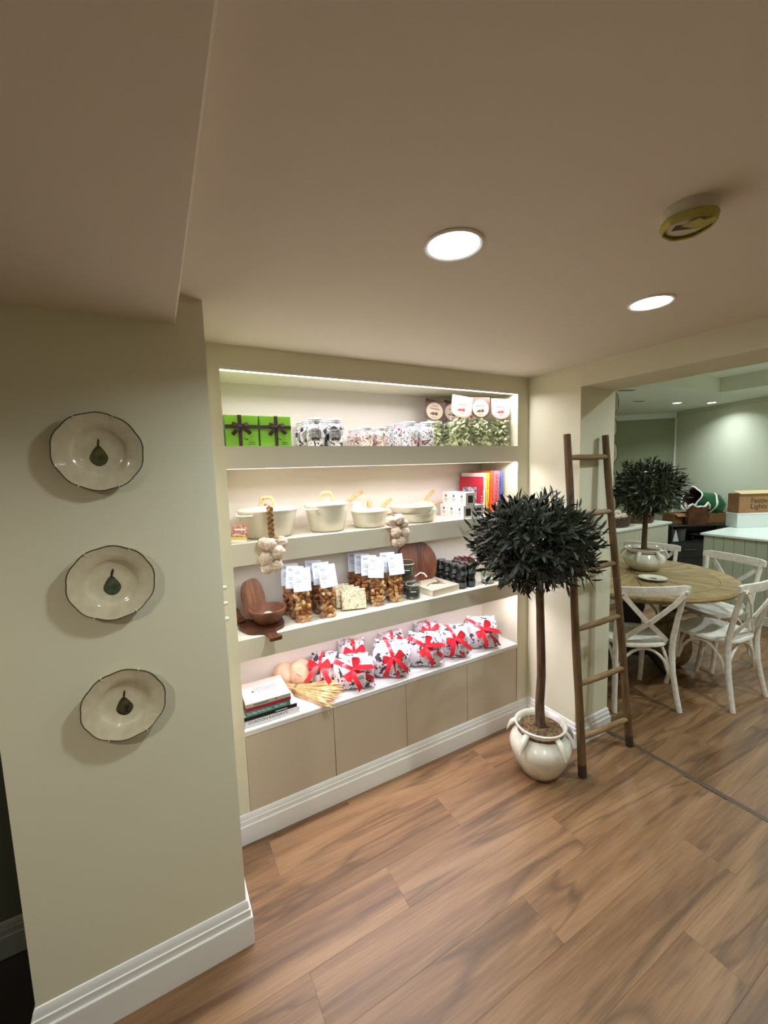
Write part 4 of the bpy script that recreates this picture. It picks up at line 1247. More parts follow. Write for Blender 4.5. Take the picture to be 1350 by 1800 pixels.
# ---- biscuit bags with folded paper labels
BISC = [mat('golden biscuit', (226, 174, 106), .7, col2=(178, 118, 62), noise_scale=90), mat('toasted biscuit', (186, 120, 70), .7, col2=(130, 74, 42), noise_scale=80),
        mat('pale almond biscuit', (236, 204, 154), .7, col2=(200, 150, 94), noise_scale=70)]
PAPER = mat('bluish white paper label', (196, 202, 214), .6)
bisc_me = [mesh_of('biscuit', G().box(-.020, .020, -.008, .008, -.009, .009, b=.004), b_, 60) for b_ in BISC]
bisc_me += [mesh_of('biscuit', G().ball((0, 0, 0), (.020, .010, .013), 10, 6), b_, 60) for b_ in BISC]
BAGF = film_mat('clear biscuit bag', (250, 248, 244), .10, .12)
def biscuit_bag(label, x, y, rz, tilt, seed, loose, roll=0, w=.080, hb=.170, n=26):
    t = thing('biscuit_bag', label, 'bag of biscuits', (x, y, Z3), rz, group='bags of biscuits with paper labels')
    rnd = random.Random(seed)
    d = .050
    if loose:
        i = 0
        z = .012
        while z < hb - .008:
            for px, py in ((-w * .29, -d * .24), (w * .0, -d * .30), (w * .29, -d * .22), (-w * .2, d * .26), (w * .22, d * .28)):
                o = put('biscuit', bisc_me[rnd.randrange(6)], None, t, (px + rnd.uniform(-.005, .005), py + rnd.uniform(-.003, .003), z + rnd.uniform(-.006, .006)),
                        (rnd.uniform(-50, 50), rnd.uniform(-55, 55), rnd.uniform(-70, 70)))
            z += .0195
    else:
        gg = G()
        z = .012
        while z < hb - .006:
            for px in (-w * .27, w * .27):
                for py in (-d * .25, d * .27):
                    M = T(px + rnd.uniform(-.005, .005), py, z) @ RZ(rnd.uniform(-60, 60)) @ RX(rnd.uniform(-50, 50)) @ RY(rnd.uniform(-50, 50))
                    gg.box(-.019, .019, -.009, .009, -.010, .010, b=.003, M=M)
            z += .022
        put('biscuits', gg, BISC[1], t, kind='stuff')
    n_ = 16; V = []; F = []
    lv = [(0, .98, .98), (.01, 1.02, 1.05), (.09, 1.03, 1.06), (hb - .01, 1.0, .9), (hb + .03, .92, .25), (.262, .90, .04)]
    for (z, fx, fy) in lv:
        for i in range(n_):
            a = 2 * math.pi * i / n_
            V.append((math.copysign(abs(math.cos(a)) ** .4, math.cos(a)) * (w / 2 + .003) * fx, math.copysign(abs(math.sin(a)) ** .4, math.sin(a)) * (d / 2 + .006) * fy, z + .0006))
    for j in range(len(lv) - 1):
        F += [(j * n_ + i, j * n_ + (i + 1) % n_, (j + 1) * n_ + (i + 1) % n_, (j + 1) * n_ + i) for i in range(n_)]
    put('bag_film', G().add(V, F), BAGF, t)
    # label folded over the top: front sheet hanging forward, back sheet straight
    hw = w * .53
    ang = 17
    front = G()
    a0 = Vector((0, -.002, .268)); dn = Vector((0, -math.sin(R(ang)), -math.cos(R(ang)))) * .112
    Mr = T(0, 0, .268) @ RY(roll) @ T(0, 0, -.268)
    L_ = [a0 + Vector((-hw, 0, 0)), a0 + dn * .5 + Vector((-hw, -.002, 0)), a0 + dn + Vector((-hw, 0, 0))]
    R_ = [p + Vector((2 * hw, 0, 0)) for p in L_]
    front.strip(L_, R_, .0004, Mr)
    front.strip([Vector((-hw, -.002, .268)), Vector((-hw, .014, .20))], [Vector((hw, -.002, .268)), Vector((hw, .014, .20))], .0004, Mr)
    lb = put('folded_label', front, PAPER, t, smooth=0)
    Mb = Mr @ T(0, -.0032, .268) @ RX(-ang) @ T(0, -.0018, 0)
    bars(lb, Mb, [(-hw * .75, -hw * .15, -.016, .003), (-hw * .75, -hw * .1, -.023, .003), (-hw * .75, -hw * .2, -.048, .002), (-hw * .75, hw * .0, -.058, .002),
                  (-hw * .75, -hw * .1, -.066, .002), (hw * .05, hw * .2, -.054, .0025), (hw * .35, hw * .62, -.050, .0025), (-hw * .6, -hw * .4, -.085, .002)], GREYINK)
    gd = G()
    for k in range(5):
        gd.box(hw * (.12 + .13 * k), hw * (.15 + .13 * k), -.0003, 0, -.030 + .006 * math.sin(k), -.014, M=Mb)
    put('label_drawing', gd, GREYINK, lb, smooth=0)
    return t
biscuit_bag('front bag of golden biscuits in the left file, next to the bowl', .590, 1.928, -18, 0, 1, True, -2)
biscuit_bag('middle bag of golden biscuits in the left file beside the bowl', .580, 1.995, -18, 0, 2, False, 4)
biscuit_bag('rear bag of golden biscuits in the left file beside the bowl', .572, 2.065, -18, 0, 3, False, 1)
biscuit_bag('front bag of round biscuits in the second file from the bowl', .716, 1.920, -18, 0, 4, True, -7)
biscuit_bag('middle bag of round biscuits in the second file from the bowl', .712, 1.992, -18, 0, 5, False, -3)
biscuit_bag('rear bag of round biscuits in the second file from the bowl', .700, 2.065, -18, 0, 6, False, 0)
biscuit_bag('front bag of toasted biscuits with a grey-lit label, third file', 1.010, 1.935, -18, 0, 7, True, 5)
biscuit_bag('second bag of toasted biscuits in the third file', .998, 2.000, -18, 0, 8, False, 3)
biscuit_bag('third bag of toasted biscuits in the third file', .986, 2.064, -18, 0, 9, False, 2)
biscuit_bag('rearmost bag of toasted biscuits in the third file', .974, 2.128, -18, 0, 10, False, 1)
biscuit_bag('front bag of dark biscuits right beside the clip-top jars', 1.124, 1.932, -18, 0, 11, True, -3)
biscuit_bag('rear bag of dark biscuits standing before the round board', 1.118, 2.005, -18, 0, 12, False, 0)

# ---- nut nougat slabs
NOUG = pattern_mat('nut nougat', (248, 240, 212), [((176, 156, 96), 1.0, .62, 'noise'), ((118, 104, 58), 1.5, .66, 'noise'), ((206, 186, 136), .7, .60, 'noise')], scale=95, rough=.5, warp=.4)
for k in range(4):
    t = thing('nougat_slab', ['front', 'second', 'third', 'rearmost'][k] + ' nut-speckled cream nougat slab in the leaning row between biscuit bags', 'nougat', (.868 - .012 * k, 1.925 + .046 * k, Z3 + .001), group='leaning nougat slabs', rot=(-24, 0, -16))
    put('slab', G().box(-.066, .066, -.008, .008, .006, .112, b=.003), NOUG, t)
    put('wrapper', G().box(-.068, .068, -.010, .010, .004, .115, b=.004), BAGF, t)

# ---- round board, clip jars, book, small dark jars
rd = thing('round_board', 'round dark teak serving board leaning on the alcove back', 'board', (1.395, 2.095, Z3 + .002), rot=(-14, 0, 0))
disc = [(.148 * math.cos(2 * math.pi * i / 48), .142 + .142 * math.sin(2 * math.pi * i / 48)) for i in range(48)]
put('disc', G().prism(disc, 0, .018, RX(90)), wood_mat('streaky teak', (60, 30, 20), (104, 58, 36), (140, 88, 54), 'Z', rough=.4, fine=2.4, random_shade=.05), rd)
JGL = film_mat('clear jar glass', (236, 240, 236), .16, .05)
HERB = mat('dark dried herb', (104, 106, 86), .9, col2=(58, 60, 46), noise_scale=120)
CLIP = mat('steel clip wire', (200, 200, 196), .25, metal=.9)
def clip_jar(label, x, y, z, r, h):
    t = thing('clip_top_jar', label, 'jar', (x, y, z), -30, group='clip-top glass jars')
    put('glass', G().lathe([(r * .9, 0), (r, .004), (r, h * .68), (r * .93, h * .74), (r * .93, h * .80)], 24), JGL, t)
    put('contents', G().lathe([(.0001, .003), (r * .9, .003), (r * .93, .01), (r * .93, h * .58), (.0001, h * .60)], 20), HERB, t)
    l = put('lid', G().lathe([(r * .98, h * .82), (r * 1.06, h * .84), (r * 1.06, h * .90), (r * .9, h * .96), (.0001, h)], 24), JGL, t)
    put('rubber_seal', G().lathe([(r * .95, h * .79), (r * 1.05, h * .80), (r * 1.05, h * .82), (r * .95, h * .83)], 24, cap=False), mat('pale rubber', (224, 214, 190), .6), l)
    put('clip_wire', G().tube([(-r * 1.05, 0, h * .72), (-r * 1.1, 0, h * .92), (-r * .5, 0, h * 1.04), (r * .5, 0, h * 1.04), (r * 1.1, 0, h * .92), (r * 1.05, 0, h * .72)], .0014, 5).tube([(r * 1.08 * math.cos(R(a)), r * 1.08 * math.sin(R(a)), h * .86) for a in range(0, 360, 20)], .0012, 5, closed=True), CLIP, t)
    put('label', G().box(-r * .55, r * .55, -r - .0012, -r * .82, h * .22, h * .56, b=.0004), mat('small dark label', (44, 46, 44), .5), t)
    put('label_text', G().box(-r * .4, r * .4, -r - .0016, -r, h * .46, h * .50), WHITEC, t, smooth=0)
clip_jar('short clip-top glass jar standing in front at the biscuit bags', 1.238, 1.927, Z3, .041, .100)
clip_jar('lower clip-top jar of the stacked pair in front of the round board', 1.262, 2.018, Z3, .043, .098)
clip_jar('upper clip-top jar of the stacked pair in front of the round board', 1.256, 2.018, Z3 + .103, .043, .098)
tag(put('white_spoon', G().tube([(0, 0, 0), (.03, -.01, .02), (.055, -.015, .012), (.07, -.02, -.01)], [.003, .0035, .004, .005], 6), WHITEC, None, (1.302, 2.000, Z3 + .10)), 'little white scoop hooked on the stacked clip-top jar', 'scoop')
LBK = ('linen cream cover', (214, 200, 176))
cb = book('cookbook', 'cream cookbook with branch drawing lying between clip jars and dark jars', (1.442, 1.884, Z3 + .0005), .215, .215, .038, LBK, (0, 0, 6), None)
gq = G()
for k in range(6):
    gq.tube([(-.02, .10, .0386), (.01 + .012 * k - .02, .10 + .02 * math.sin(k * 1.7), .0392), (.05 + .006 * k, .06 + .025 * k, .0386)], .0018, 4)
gq.tube([(-.07, .09, .0386), (.0, .12, .039), (.06, .09, .0386)], .0022, 4)
put('branch_drawing', gq, mat('sepia print', (84, 60, 48), .7), cb)
DJ = mat('dark preserve glass', (26, 28, 28), .12, col2=(14, 14, 14), noise_scale=30)
DLID = mat('black jar lid', (44, 42, 42), .22, coat=.5)
DLAB = mat('dull teal jar label', (84, 102, 104), .5, col2=(50, 62, 64), noise_scale=60)
def make_dark(t):
    put('glass', G().lathe([(.0001, 0), (.030, 0), (.033, .004), (.033, .044), (.028, .052), (.028, .055)], 20), DJ, t)
    put('lid', G().lathe([(.029, .053), (.0305, .055), (.0305, .067), (.028, .070), (.0001, .070)], 20), DLID, t)
    V = []; F = []
    for j in range(2):
        for i in range(9):
            a = -math.pi / 2 - .2 + (-1 + 2 * i / 8) * .8
            V.append((.0338 * math.cos(a), .0338 * math.sin(a), .014 + .026 * j))
    F = [(i, i + 1, 10 + i, 9 + i) for i in range(8)]
    put('label', G().add(V, F), DLAB, t)
d0 = None
RW = ['front', 'second', 'third', 'rearmost']
for lv in (0, 1):
    for c in (0, 1):
        for r_ in range(4):
            if lv == 1 and c == 1 and r_ > 2: continue
            x = 1.590 + .069 * c; y = 1.925 + .0685 * r_
            lb = f'{RW[r_]} small black-lidded preserve jar, {"upper" if lv else "lower"} layer, {"right" if c else "left"} file'
            if d0 is None:
                d0 = thing('preserve_jar', lb, 'jar', (x, y, Z3), group='small dark preserve jars'); make_dark(d0)
            else:
                dup(d0, lb, (x + (.004 if lv else 0), y, Z3 + .0705 * lv), random.uniform(-12, 12))
CHI = mat('dried chilli red', (104, 24, 26), .35, col2=(58, 14, 16), noise_scale=30)
cs_ = thing('dried_chilli_bunch', 'bunch of dark red dried chillies behind the small dark jars', 'chillies', (1.80, 2.075, Z3))
for k in range(9):
    a = k * 40
    put('chilli', G().tube([(.014 * math.cos(R(a)), .014 * math.sin(R(a)), .0), (.03 * math.cos(R(a)) - .01, .03 * math.sin(R(a)), .07), (.045 * math.cos(R(a)) - .04, .04 * math.sin(R(a)), .125), (.055 * math.cos(R(a)) - .08, .05 * math.sin(R(a)), .145)], [.007, .012, .011, .003], 7), CHI, cs_)
gt_ = thing('glass_tumbler', 'clear glass tumbler half hidden by the tree, right of the dark jars', 'glass', (1.795, 1.915, Z3))
put('glass', G().lathe([(.0001, 0), (.036, 0), (.040, .006), (.044, .075), (.042, .075), (.037, .010), (.0001, .008)], 24, cap=False), JGL, gt_)
put('salt', G().lathe([(.0001, .009), (.036, .009), (.038, .03), (.0001, .034)], 20), mat('coarse white salt', (228, 226, 220), .8), gt_)
wp = thing('white_packet', 'white paper packet at the right end of the jar shelf behind the leaves', 'packet', (1.905, 1.93, Z3), -12)
put('packet', G().ball((0, 0, .03), (.06, .045, .03), 14, 8, fn=lambda d, th, ph: 1 + .06 * math.sin(4 * th)), WHITEC, wp)

# ---- bottom ledge: book stack, wheat, loaf, wrapped cakes
GS = 'books stacked on the ledge'
TEAL = ('teal cover', (86, 148, 142)); WNE = ('wine red cover', (166, 34, 58))
LT = Z4 + .0005
book('cookbook', 'big white cookbook with grey spine lettering at the bottom of the stack', (.398, 1.868, LT), .258, .24, .030, ('white gloss cover', (236, 234, 238)), (0, 0, -1), GS, spine=[("GORDON RAMSAY'S", .020, GREYINK, -.022, .62, 1.0)])
bl = book('cookbook', 'white cookbook with a black spine, second from the bottom of the stack', (.393, 1.870, LT + .0305), .245, .225, .0175, ('warm white cover', (240, 232, 226)), (0, 0, -1), GS)
put('black_spine', G().box(-.1225, .1225, -.0020, .0024, 0, .0175), mat('black cover', (26, 24, 26), .4), bl)
put('spine_text', G().box(.02, .075, -.0023, -.0018, .006, .010), WHITEC, bl, smooth=0)
book('cookbook', 'teal cookbook with white spine title in the middle of the stack', (.383, 1.870, LT + .0485), .205, .19, .028, TEAL, (0, 0, 0), GS, spine=[('The Way We Eat Now', .0165, WINK, -.045, .5, .72), ('Bee Wilson', .0165, WINK, .055, .5, .72)])
book('cookbook', 'wine red cookbook under the cream one in the stack', (.384, 1.866, LT + .077), .207, .20, .0155, WNE, (0, 0, -1), GS)
tb_ = book('cookbook', 'cream cookbook with fish drawing on top of the stack', (.384, 1.866, LT + .093), .206, .20, .019, ('pale cream cover', (226, 216, 206)), (0, 0, -1), GS)
put('grey_spine', G().box(-.1028, .1028, -.0018, .0022, .0005, .0185), mat('grey beige spine', (186, 178, 166), .5), tb_)
bars(tb_, T(0, -.0019, 0), [(-.07, .0, .009, .005), (.03, .038, .010, .007)], GREYINK)
gq = G()
for k in range(9):
    gq.tube([(-.045 + .012 * k, .080, .0196), (-.043 + .012 * k, .10, .0198), (-.045 + .012 * k, .125 + .008 * math.sin(k), .0196)], .0012, 4)
gq.ball((-.055, .10, .0192), (.007, .010, .0008), 8, 5)
put('fish_drawing', gq, GREYINK, tb_)

WHEAT = mat('golden wheat', (240, 212, 160), .75, col2=(216, 178, 120), noise_scale=50)
wh = thing('wheat_bundle', 'tied bundle of golden wheat lying across the ledge beside the books', 'wheat', (.560, 2.030, Z4))
rnd = random.Random(5)
for k in range(64):
    f_ = (k % 16) / 15 - .5; lay_ = k // 16
    z0 = .010 + .011 * lay_ + rnd.uniform(-.002, .003)
    ang = R(-42 + 44 * f_ + rnd.uniform(-4, 4))
    d = Vector((math.cos(ang), math.sin(ang), 0)); s_ = Vector((-d.y, d.x, 0))
    an2 = R(-36 - 22 * f_ + rnd.uniform(-3, 3)); d2 = Vector((math.cos(an2), math.sin(an2), 0))
    mid = s_ * f_ * .045 + Vector((0, 0, z0))
    L1 = rnd.uniform(.13, .185); L2 = rnd.uniform(.13, .20)
    tail = mid - d2 * L2 + Vector((0, 0, .010 + .01 * rnd.random()))
    p1_w = mid + d * L1 * .5; p2_w = mid + d * L1 + Vector((0, 0, .004))
    tip = p2_w + d * rnd.uniform(.060, .080) + Vector((0, 0, rnd.uniform(-.004, .008)))
    gg = G().tube([tail, mid, p1_w, p2_w], [.0016, .0018, .0016, .0014], 4)
    gg.tube([p2_w, p2_w * .75 + tip * .25, p2_w * .4 + tip * .6, tip], [.0024, .0062, .0056, .0014], 6)
    for q in range(3):
        gg.tube([p2_w * (.6 - .2 * q) + tip * (.4 + .2 * q), tip + d * .018 + s_ * .006 * (q - 1) + Vector((0, 0, .004))], [.0008, .0003], 3)
    put('wheat_stalk', gg, WHEAT, wh)
put('binding', G().lathe([(.030, -.008), (.032, 0), (.030, .008)], 16, T(0, 0, .028) @ RZ(-40) @ RY(90), sx=.75, cap=False), STRAW, wh)
LOAF = mat('pale floury crust', (236, 204, 176), .85, col2=(220, 182, 150), noise_scale=24, bump=.3, bump_scale=50)
lf = thing('round_loaf', 'pale round loaf with a deep split leaning at the back of the ledge', 'loaf', (.566, 2.118, Z4 + .001), -20, rot=(-0, 0, -24))
def lobe(d, th, ph): return 1 + .02 * math.sin(5 * th) + .02 * noise.noise(Vector(d) * 3)
put('crust', G().ball((-.040, 0, .068), (.058, .055, .068), 24, 14, fn=lobe).ball((.044, -.004, .076), (.066, .058, .076), 24, 14, fn=lobe), LOAF, lf)
put('score_mark', G().tube([(.03, -.058, .10), (.05, -.060, .088), (.062, -.058, .070)], [.0012, .002, .0012], 5), mat('toasted score', (138, 92, 62), .8), lf)

CAKEP = pattern_mat('white paper with grey fruit print', (224, 218, 224), [((62, 58, 68), 1.0, .605, 'noise'), ((40, 38, 44), 1.9, .635, 'noise'), ((96, 98, 134), .30, .16, 'vor'), ((44, 38, 42), .52, .15, 'vor')], scale=27, rough=.6, warp=1.0)
RIB = mat('red satin ribbon', (206, 24, 44), .35, sheen=.3)
TAGC = mat('white gift tag', (236, 232, 234), .6)
def cake(label, x, y, rz, a=.098, b_=.095, c=.085, seed=0, knot=(0, .32), both=False, tagoff=.040, rb_rot=0):
    t = thing('wrapped_cake', label, 'wrapped cake', (x, y, Z4 + .001), group='wrapped cakes with red ribbons', rot=(0, 0, rz))
    sd_ = Vector((seed * 3.1, seed * 1.7, 0))
    e = 4.2
    def rad(d):
        d = d.normalized()
        q = (abs(d.x / a) ** e + abs(d.y / b_) ** e + abs(d.z / c) ** e) ** (-1 / e)
        q *= 1 + .09 * noise.noise(d * 1.9 + sd_) + .035 * noise.noise(d * 5 + sd_)
        if d.z > .1: q *= 1 - .10 * (d.z - .1)
        return d * q
    def S(d, off=0.0):
        p = rad(Vector(d)); p = p + p.normalized() * off
        p.z = max(p.z + c, .0)
        return p
    V = []; F = []
    nu, nv = 36, 20
    for j in range(nv + 1):
        ph = -math.pi / 2 + math.pi * j / nv
        for i in range(nu):
            th = 2 * math.pi * i / nu
            V.append(S((math.cos(ph) * math.cos(th) + 1e-6, math.cos(ph) * math.sin(th), math.sin(ph))))
    for j in range(nv):
        for i in range(nu):
            F.append((j * nu + i, j * nu + (i + 1) % nu, (j + 1) * nu + (i + 1) % nu, (j + 1) * nu + i))
    put('wrapping_paper', G().add(V, F), CAKEP, t, smooth=50)
    # paper points where the wrap is folded
    for (dx, dy, dz) in ((.9, -.5, -.5), (-.9, -.45, -.55), (.75, .3, .75), (-.7, .3, .75)):
        gp = G()
        p = S((dx, dy, dz), .004); n_ = Vector((dx, dy, dz)).normalized()
        q = n_.cross(Vector((0, 0, 1))).normalized()
        lo_ = lambda v: Vector((v.x, v.y, max(v.z, .0)))
        gp.add([lo_(p - q * .030 - n_ * .012), lo_(p + q * .030 - n_ * .012), lo_(p + n_ * .016 + Vector((0, 0, -.003))), p - n_ * .016 + Vector((0, 0, .02))], [(0, 1, 2), (1, 3, 2), (3, 0, 2), (0, 3, 1)])
        put('paper_fold', gp, CAKEP, t, smooth=0)
    # ribbon bands through the knot
    kx, kz = knot
    K = Vector((kx, -1.0, kz)).normalized()
    Rm = Matrix.Rotation(R(rb_rot), 3, K)
    ups = Rm @ (Vector((0, 0, 1)) - K * K.z).normalized(); sid = K.cross(ups)
    rbn = None
    for ax in ((ups, sid) if both else (ups,)):
        nrm = K.cross(ax).normalized()
        L_ = []; R_ = []
        for i in range(41):
            an = 2 * math.pi * i / 40
            d = K * math.cos(an) + ax * math.sin(an)
            L_.append(S(d - nrm * .105, .0022)); R_.append(S(d + nrm * .105, .0022))
        rbn = put('ribbon', G().strip(L_, R_, .0005), RIB, t)
    k0 = S(K, .006); out = K
    gb_ = G()
    for s_ in (-1, 1):
        L_ = []; R_ = []
        for i in range(13):
            u = i / 12
            p = k0 + sid * s_ * .060 * math.sin(math.pi * u) ** .8 + ups * (.016 * math.sin(math.pi * u) + .012 * math.sin(2 * math.pi * u)) + out * (.004 + .020 * math.sin(math.pi * u) ** 2 * (1 if u < .5 else .55))
            hw = .0130 * (.35 + .65 * math.sin(math.pi * u) ** .6)
            wv = (ups * .86 - sid * s_ * .35 + out * .12).normalized() * hw
            L_.append(p - wv); R_.append(p + wv)
        gb_.strip(L_, R_, .0006)
        d1 = (sid * s_ * (.75 if s_ < 0 else 1.15) - ups).normalized()
        wv2 = d1.cross(out).normalized() * .0125
        L_ = []; R_ = []
        for i in range(7):
            u = i / 6
            p = k0 + d1 * .098 * u + out * (.003 + .014 * math.sin(2.6 * u) - .012 * u * u) + ups * .010 * math.sin(5 * u)
            q = .4 + .6 * min(1, u * 3)
            for lst, w_ in ((L_, p - wv2 * q - d1 * (.010 if i == 6 else 0)), (R_, p + wv2 * q + d1 * (.008 if i == 6 else 0))):
                lst.append(Vector((w_.x, w_.y, max(w_.z, .004))))
        gb_.strip(L_, R_, .0006)
    gb_.ball(tuple(k0 + out * .004), .0085, 10, 6)
    put('bow', gb_, RIB, rbn)
    up0 = (Vector((0, 0, 1)) - K * K.z).normalized(); sid0 = K.cross(up0)
    dt = k0 - up0 * .052 - sid0 * tagoff - Vector((0, 0, c))
    tc = S(dt, .007); nt_ = dt.normalized(); nt_ = Vector((nt_.x, nt_.y, nt_.z * .5)).normalized()
    ut_ = (Vector((0, 0, 1)) - nt_ * nt_.z).normalized(); st_ = ut_.cross(nt_)
    Mt = Matrix((st_, -nt_, ut_)).transposed().to_4x4(); Mt.translation = tc
    tg = put('gift_tag', G().box(-.027, .027, -.0006, .0006, -.026, .026, b=.0004, M=Mt @ RX(-10)), TAGC, t)
    bars(tg, Mt @ RX(-10) @ T(0, -.0008, 0), [(-.012, .012, .014, .002), (-.018, .018, .006, .005), (-.019, .019, -.003, .004), (-.018, .018, -.012, .0016), (-.018, .010, -.018, .0016)], GREYINK)
    put('tag_motif', G().ball((-.018, 0, -.021), (.007, .0006, .006), 8, 5, Mt @ RX(-10) @ T(0, -.001, 0)), mat('dark berry print', (70, 34, 40), .5), tg)
    return t
cake('wrapped cake with big red bow nearest the wheat', .862, 1.955, -24, .110, .080, .083, 1, (.02, .50), rb_rot=62)
cake('wrapped cake with red bow, second in the front row from the wheat', 1.095, 1.952, -30, .108, .080, .097, 2, (.16, .34), rb_rot=14)
cake('wrapped cake with drooping red bow in the middle of the front row', 1.325, 1.958, -30, .112, .078, .093, 3, (.16, .50), rb_rot=58, tagoff=.050)
cake('wrapped cake with narrow red bow, second from the right end', 1.548, 1.958, -34, .098, .080, .092, 4, (.12, .42), rb_rot=24)
cake('wrapped cake with trailing red bow at the right end of the ledge', 1.775, 1.960, -34, .110, .080, .093, 5, (.10, .50), rb_rot=48)
cake('wrapped cake with upright red band half behind the wheat', .738, 2.072, -24, .074, .070, .084, 6, (-.25, .55), rb_rot=6, both=True)
cake('rear wrapped cake peeking out behind the one nearest the wheat', .925, 2.112, -12, .080, .056, .094, 7, (0, .6))
cake('rear wrapped cake peeking out left of the middle one', 1.190, 2.112, -12, .080, .056, .088, 8, (-.2, .6))
cake('rear wrapped cake with ribbon loop showing behind the right-hand pair', 1.455, 2.112, -12, .080, .056, .090, 9, (0, .8))
# ================================================================ the far room
ISL = mat('grey green panel paint', (176, 182, 158), .6)
STONE = mat('white stone top', (226, 236, 228), .25, noise_amt=.03, noise_scale=6)
it = thing('counter_island', 'white-topped island with grey-green tongue-and-groove front', 'counter', (5.26, 2.21, 0))
put('worktop', G().box(-.02, 1.32, -1.10, .03, .862, .887, b=.004), STONE, it)
put('carcass', G().box(.022, 1.26, -1.08, 0, .0, .862), ISL, it)
brd = mesh_of('panel_board', G().box(0, .020, -.0445, .0445, .10, .860, b=.0045), ISL, 20)
for k in range(12):
    put('panel_board', brd, None, it, (.001, -.046 - .0905 * k, 0))
end_ = mesh_of('panel_board', G().box(-.0445, .0445, 0, .012, .10, .860, b=.0045), ISL, 20)
for k in range(13):
    put('panel_board', end_, None, it, (.066 + .0905 * k, .0, 0))
put('plinth', G().box(-.012, .022, -1.08, .012, 0, .10, b=.006), mat('pale plinth paint', (206, 210, 190), .5), it)

lc = thing('reeded_counter', 'white-topped counter with a finely reeded cream front along the far side', 'counter', (2.75, 2.865, 0))
put('worktop', G().box(0, 3.16, -.02, .58, .865, .892, b=.003), mat('white counter top', (232, 232, 222), .3), lc)
put('carcass', G().box(.0, 3.12, .016, .56, 0, .865), ISL, lc)
gr = G()
n_r = 100
for k in range(n_r):
    x0 = .004 + 3.11 / n_r * k
    gr.box(x0, x0 + 3.11 / n_r * .70, 0, .016, .06, .862, b=.004)
put('reeded_front', gr, mat('reeded cream panel', (214, 212, 188), .55), lc, kind='stuff')
WICK = mat('dark wicker', (96, 74, 50), .8, col2=(54, 40, 26), noise_scale=60)
def basket(label, x, y, a, b_, h):
    t = thing('wicker_basket', label, 'basket', (x, y, .8925))
    put('base', G().lathe([(.0001, 0), (.92, 0), (.95, .008), (.92, .014), (.0001, .014)], 40, Matrix.Diagonal((a, b_, 1, 1))), WICK, t)
    for j in range(5):
        z = .012 + (h - .012) * (j + .5) / 5
        q = .94 + .06 * j / 4
        pts = [(a * q * math.cos(2 * math.pi * i / 48), b_ * q * math.sin(2 * math.pi * i / 48), z + .004 * math.sin(12 * math.pi * i / 24 + j * math.pi)) for i in range(48)]
        put('woven_band', G().tube(pts, .0135, 6, closed=True, flat=(.7, 1.0)), WICK, t)
    return t
basket('long low wicker basket of garlic on the reeded counter', 5.02, 3.10, .24, .17, .125)
basket('low wicker basket behind the small tree trunk on the reeded counter', 5.58, 3.10, .22, .16, .125)
rnd = random.Random(9)
gl_me = bulb_me
k = 0
ORD = ['first', 'second', 'third', 'fourth', 'fifth', 'sixth', 'seventh', 'eighth', 'ninth', 'tenth', 'eleventh', 'twelfth']
for (px, py, pz) in [(-.14, -.08, .125), (-.07, -.10, .12), (.0, -.10, .125), (.07, -.09, .12), (.14, -.06, .12), (-.11, -.02, .165), (-.03, -.04, .17), (.05, -.03, .165), (.12, .02, .15), (-.06, .04, .175), (.02, .05, .18), (-.14, .05, .14)]:
    o = put('loose_garlic', bulb_me[k % 3], None, None, (5.02 + px, 3.10 + py, .8925 + pz), (rnd.uniform(40, 120), rnd.uniform(-30, 30), rnd.uniform(0, 360)))
    o.scale = (.040, .040, .040)
    tag(o, 'pale garlic head heaped in the wicker basket on the reeded counter', 'garlic', 'garlic heads heaped in the basket')
    k += 1
lv = thing('hessian_bundle', 'folded beige cloth in the wicker basket behind the tree trunk', 'cloth', (5.60, 3.10, .9065))
put('cloth', G().ball((0, 0, .085), (.14, .10, .085), 18, 10, fn=lambda d, th, ph: 1 + .10 * math.sin(5 * th) * math.cos(ph)), SACK, lv)
fr = thing('dark_picture_frame', 'tall narrow dark frame standing on the counter beside the pillar', 'frame', (4.68, 3.34, .8925), -10)
put('frame', G().box(-.20, -.16, -.015, .015, 0, .86).box(.16, .20, -.015, .015, 0, .86).box(-.16, .16, -.015, .015, 0, .04).box(-.16, .16, -.015, .015, .82, .86), mat('dark frame wood', (46, 38, 28), .5), fr)
put('picture', G().box(-.16, .16, -.004, .008, .04, .82), mat('muted tan print', (142, 128, 92), .7, col2=(104, 96, 70), noise_scale=12), fr)
tag(put('standing_partition', G().box(0, .30, 0, .05, 0, 1.035, b=.004).box(.02, .28, -.008, 0, .05, 1.0, b=.003), mat('dark grey panel', (78, 82, 70), .6), None, (6.20, 3.50, 0), (0, 0, -20)),
    'plain dark grey panel standing past the end of the reeded counter', 'partition')

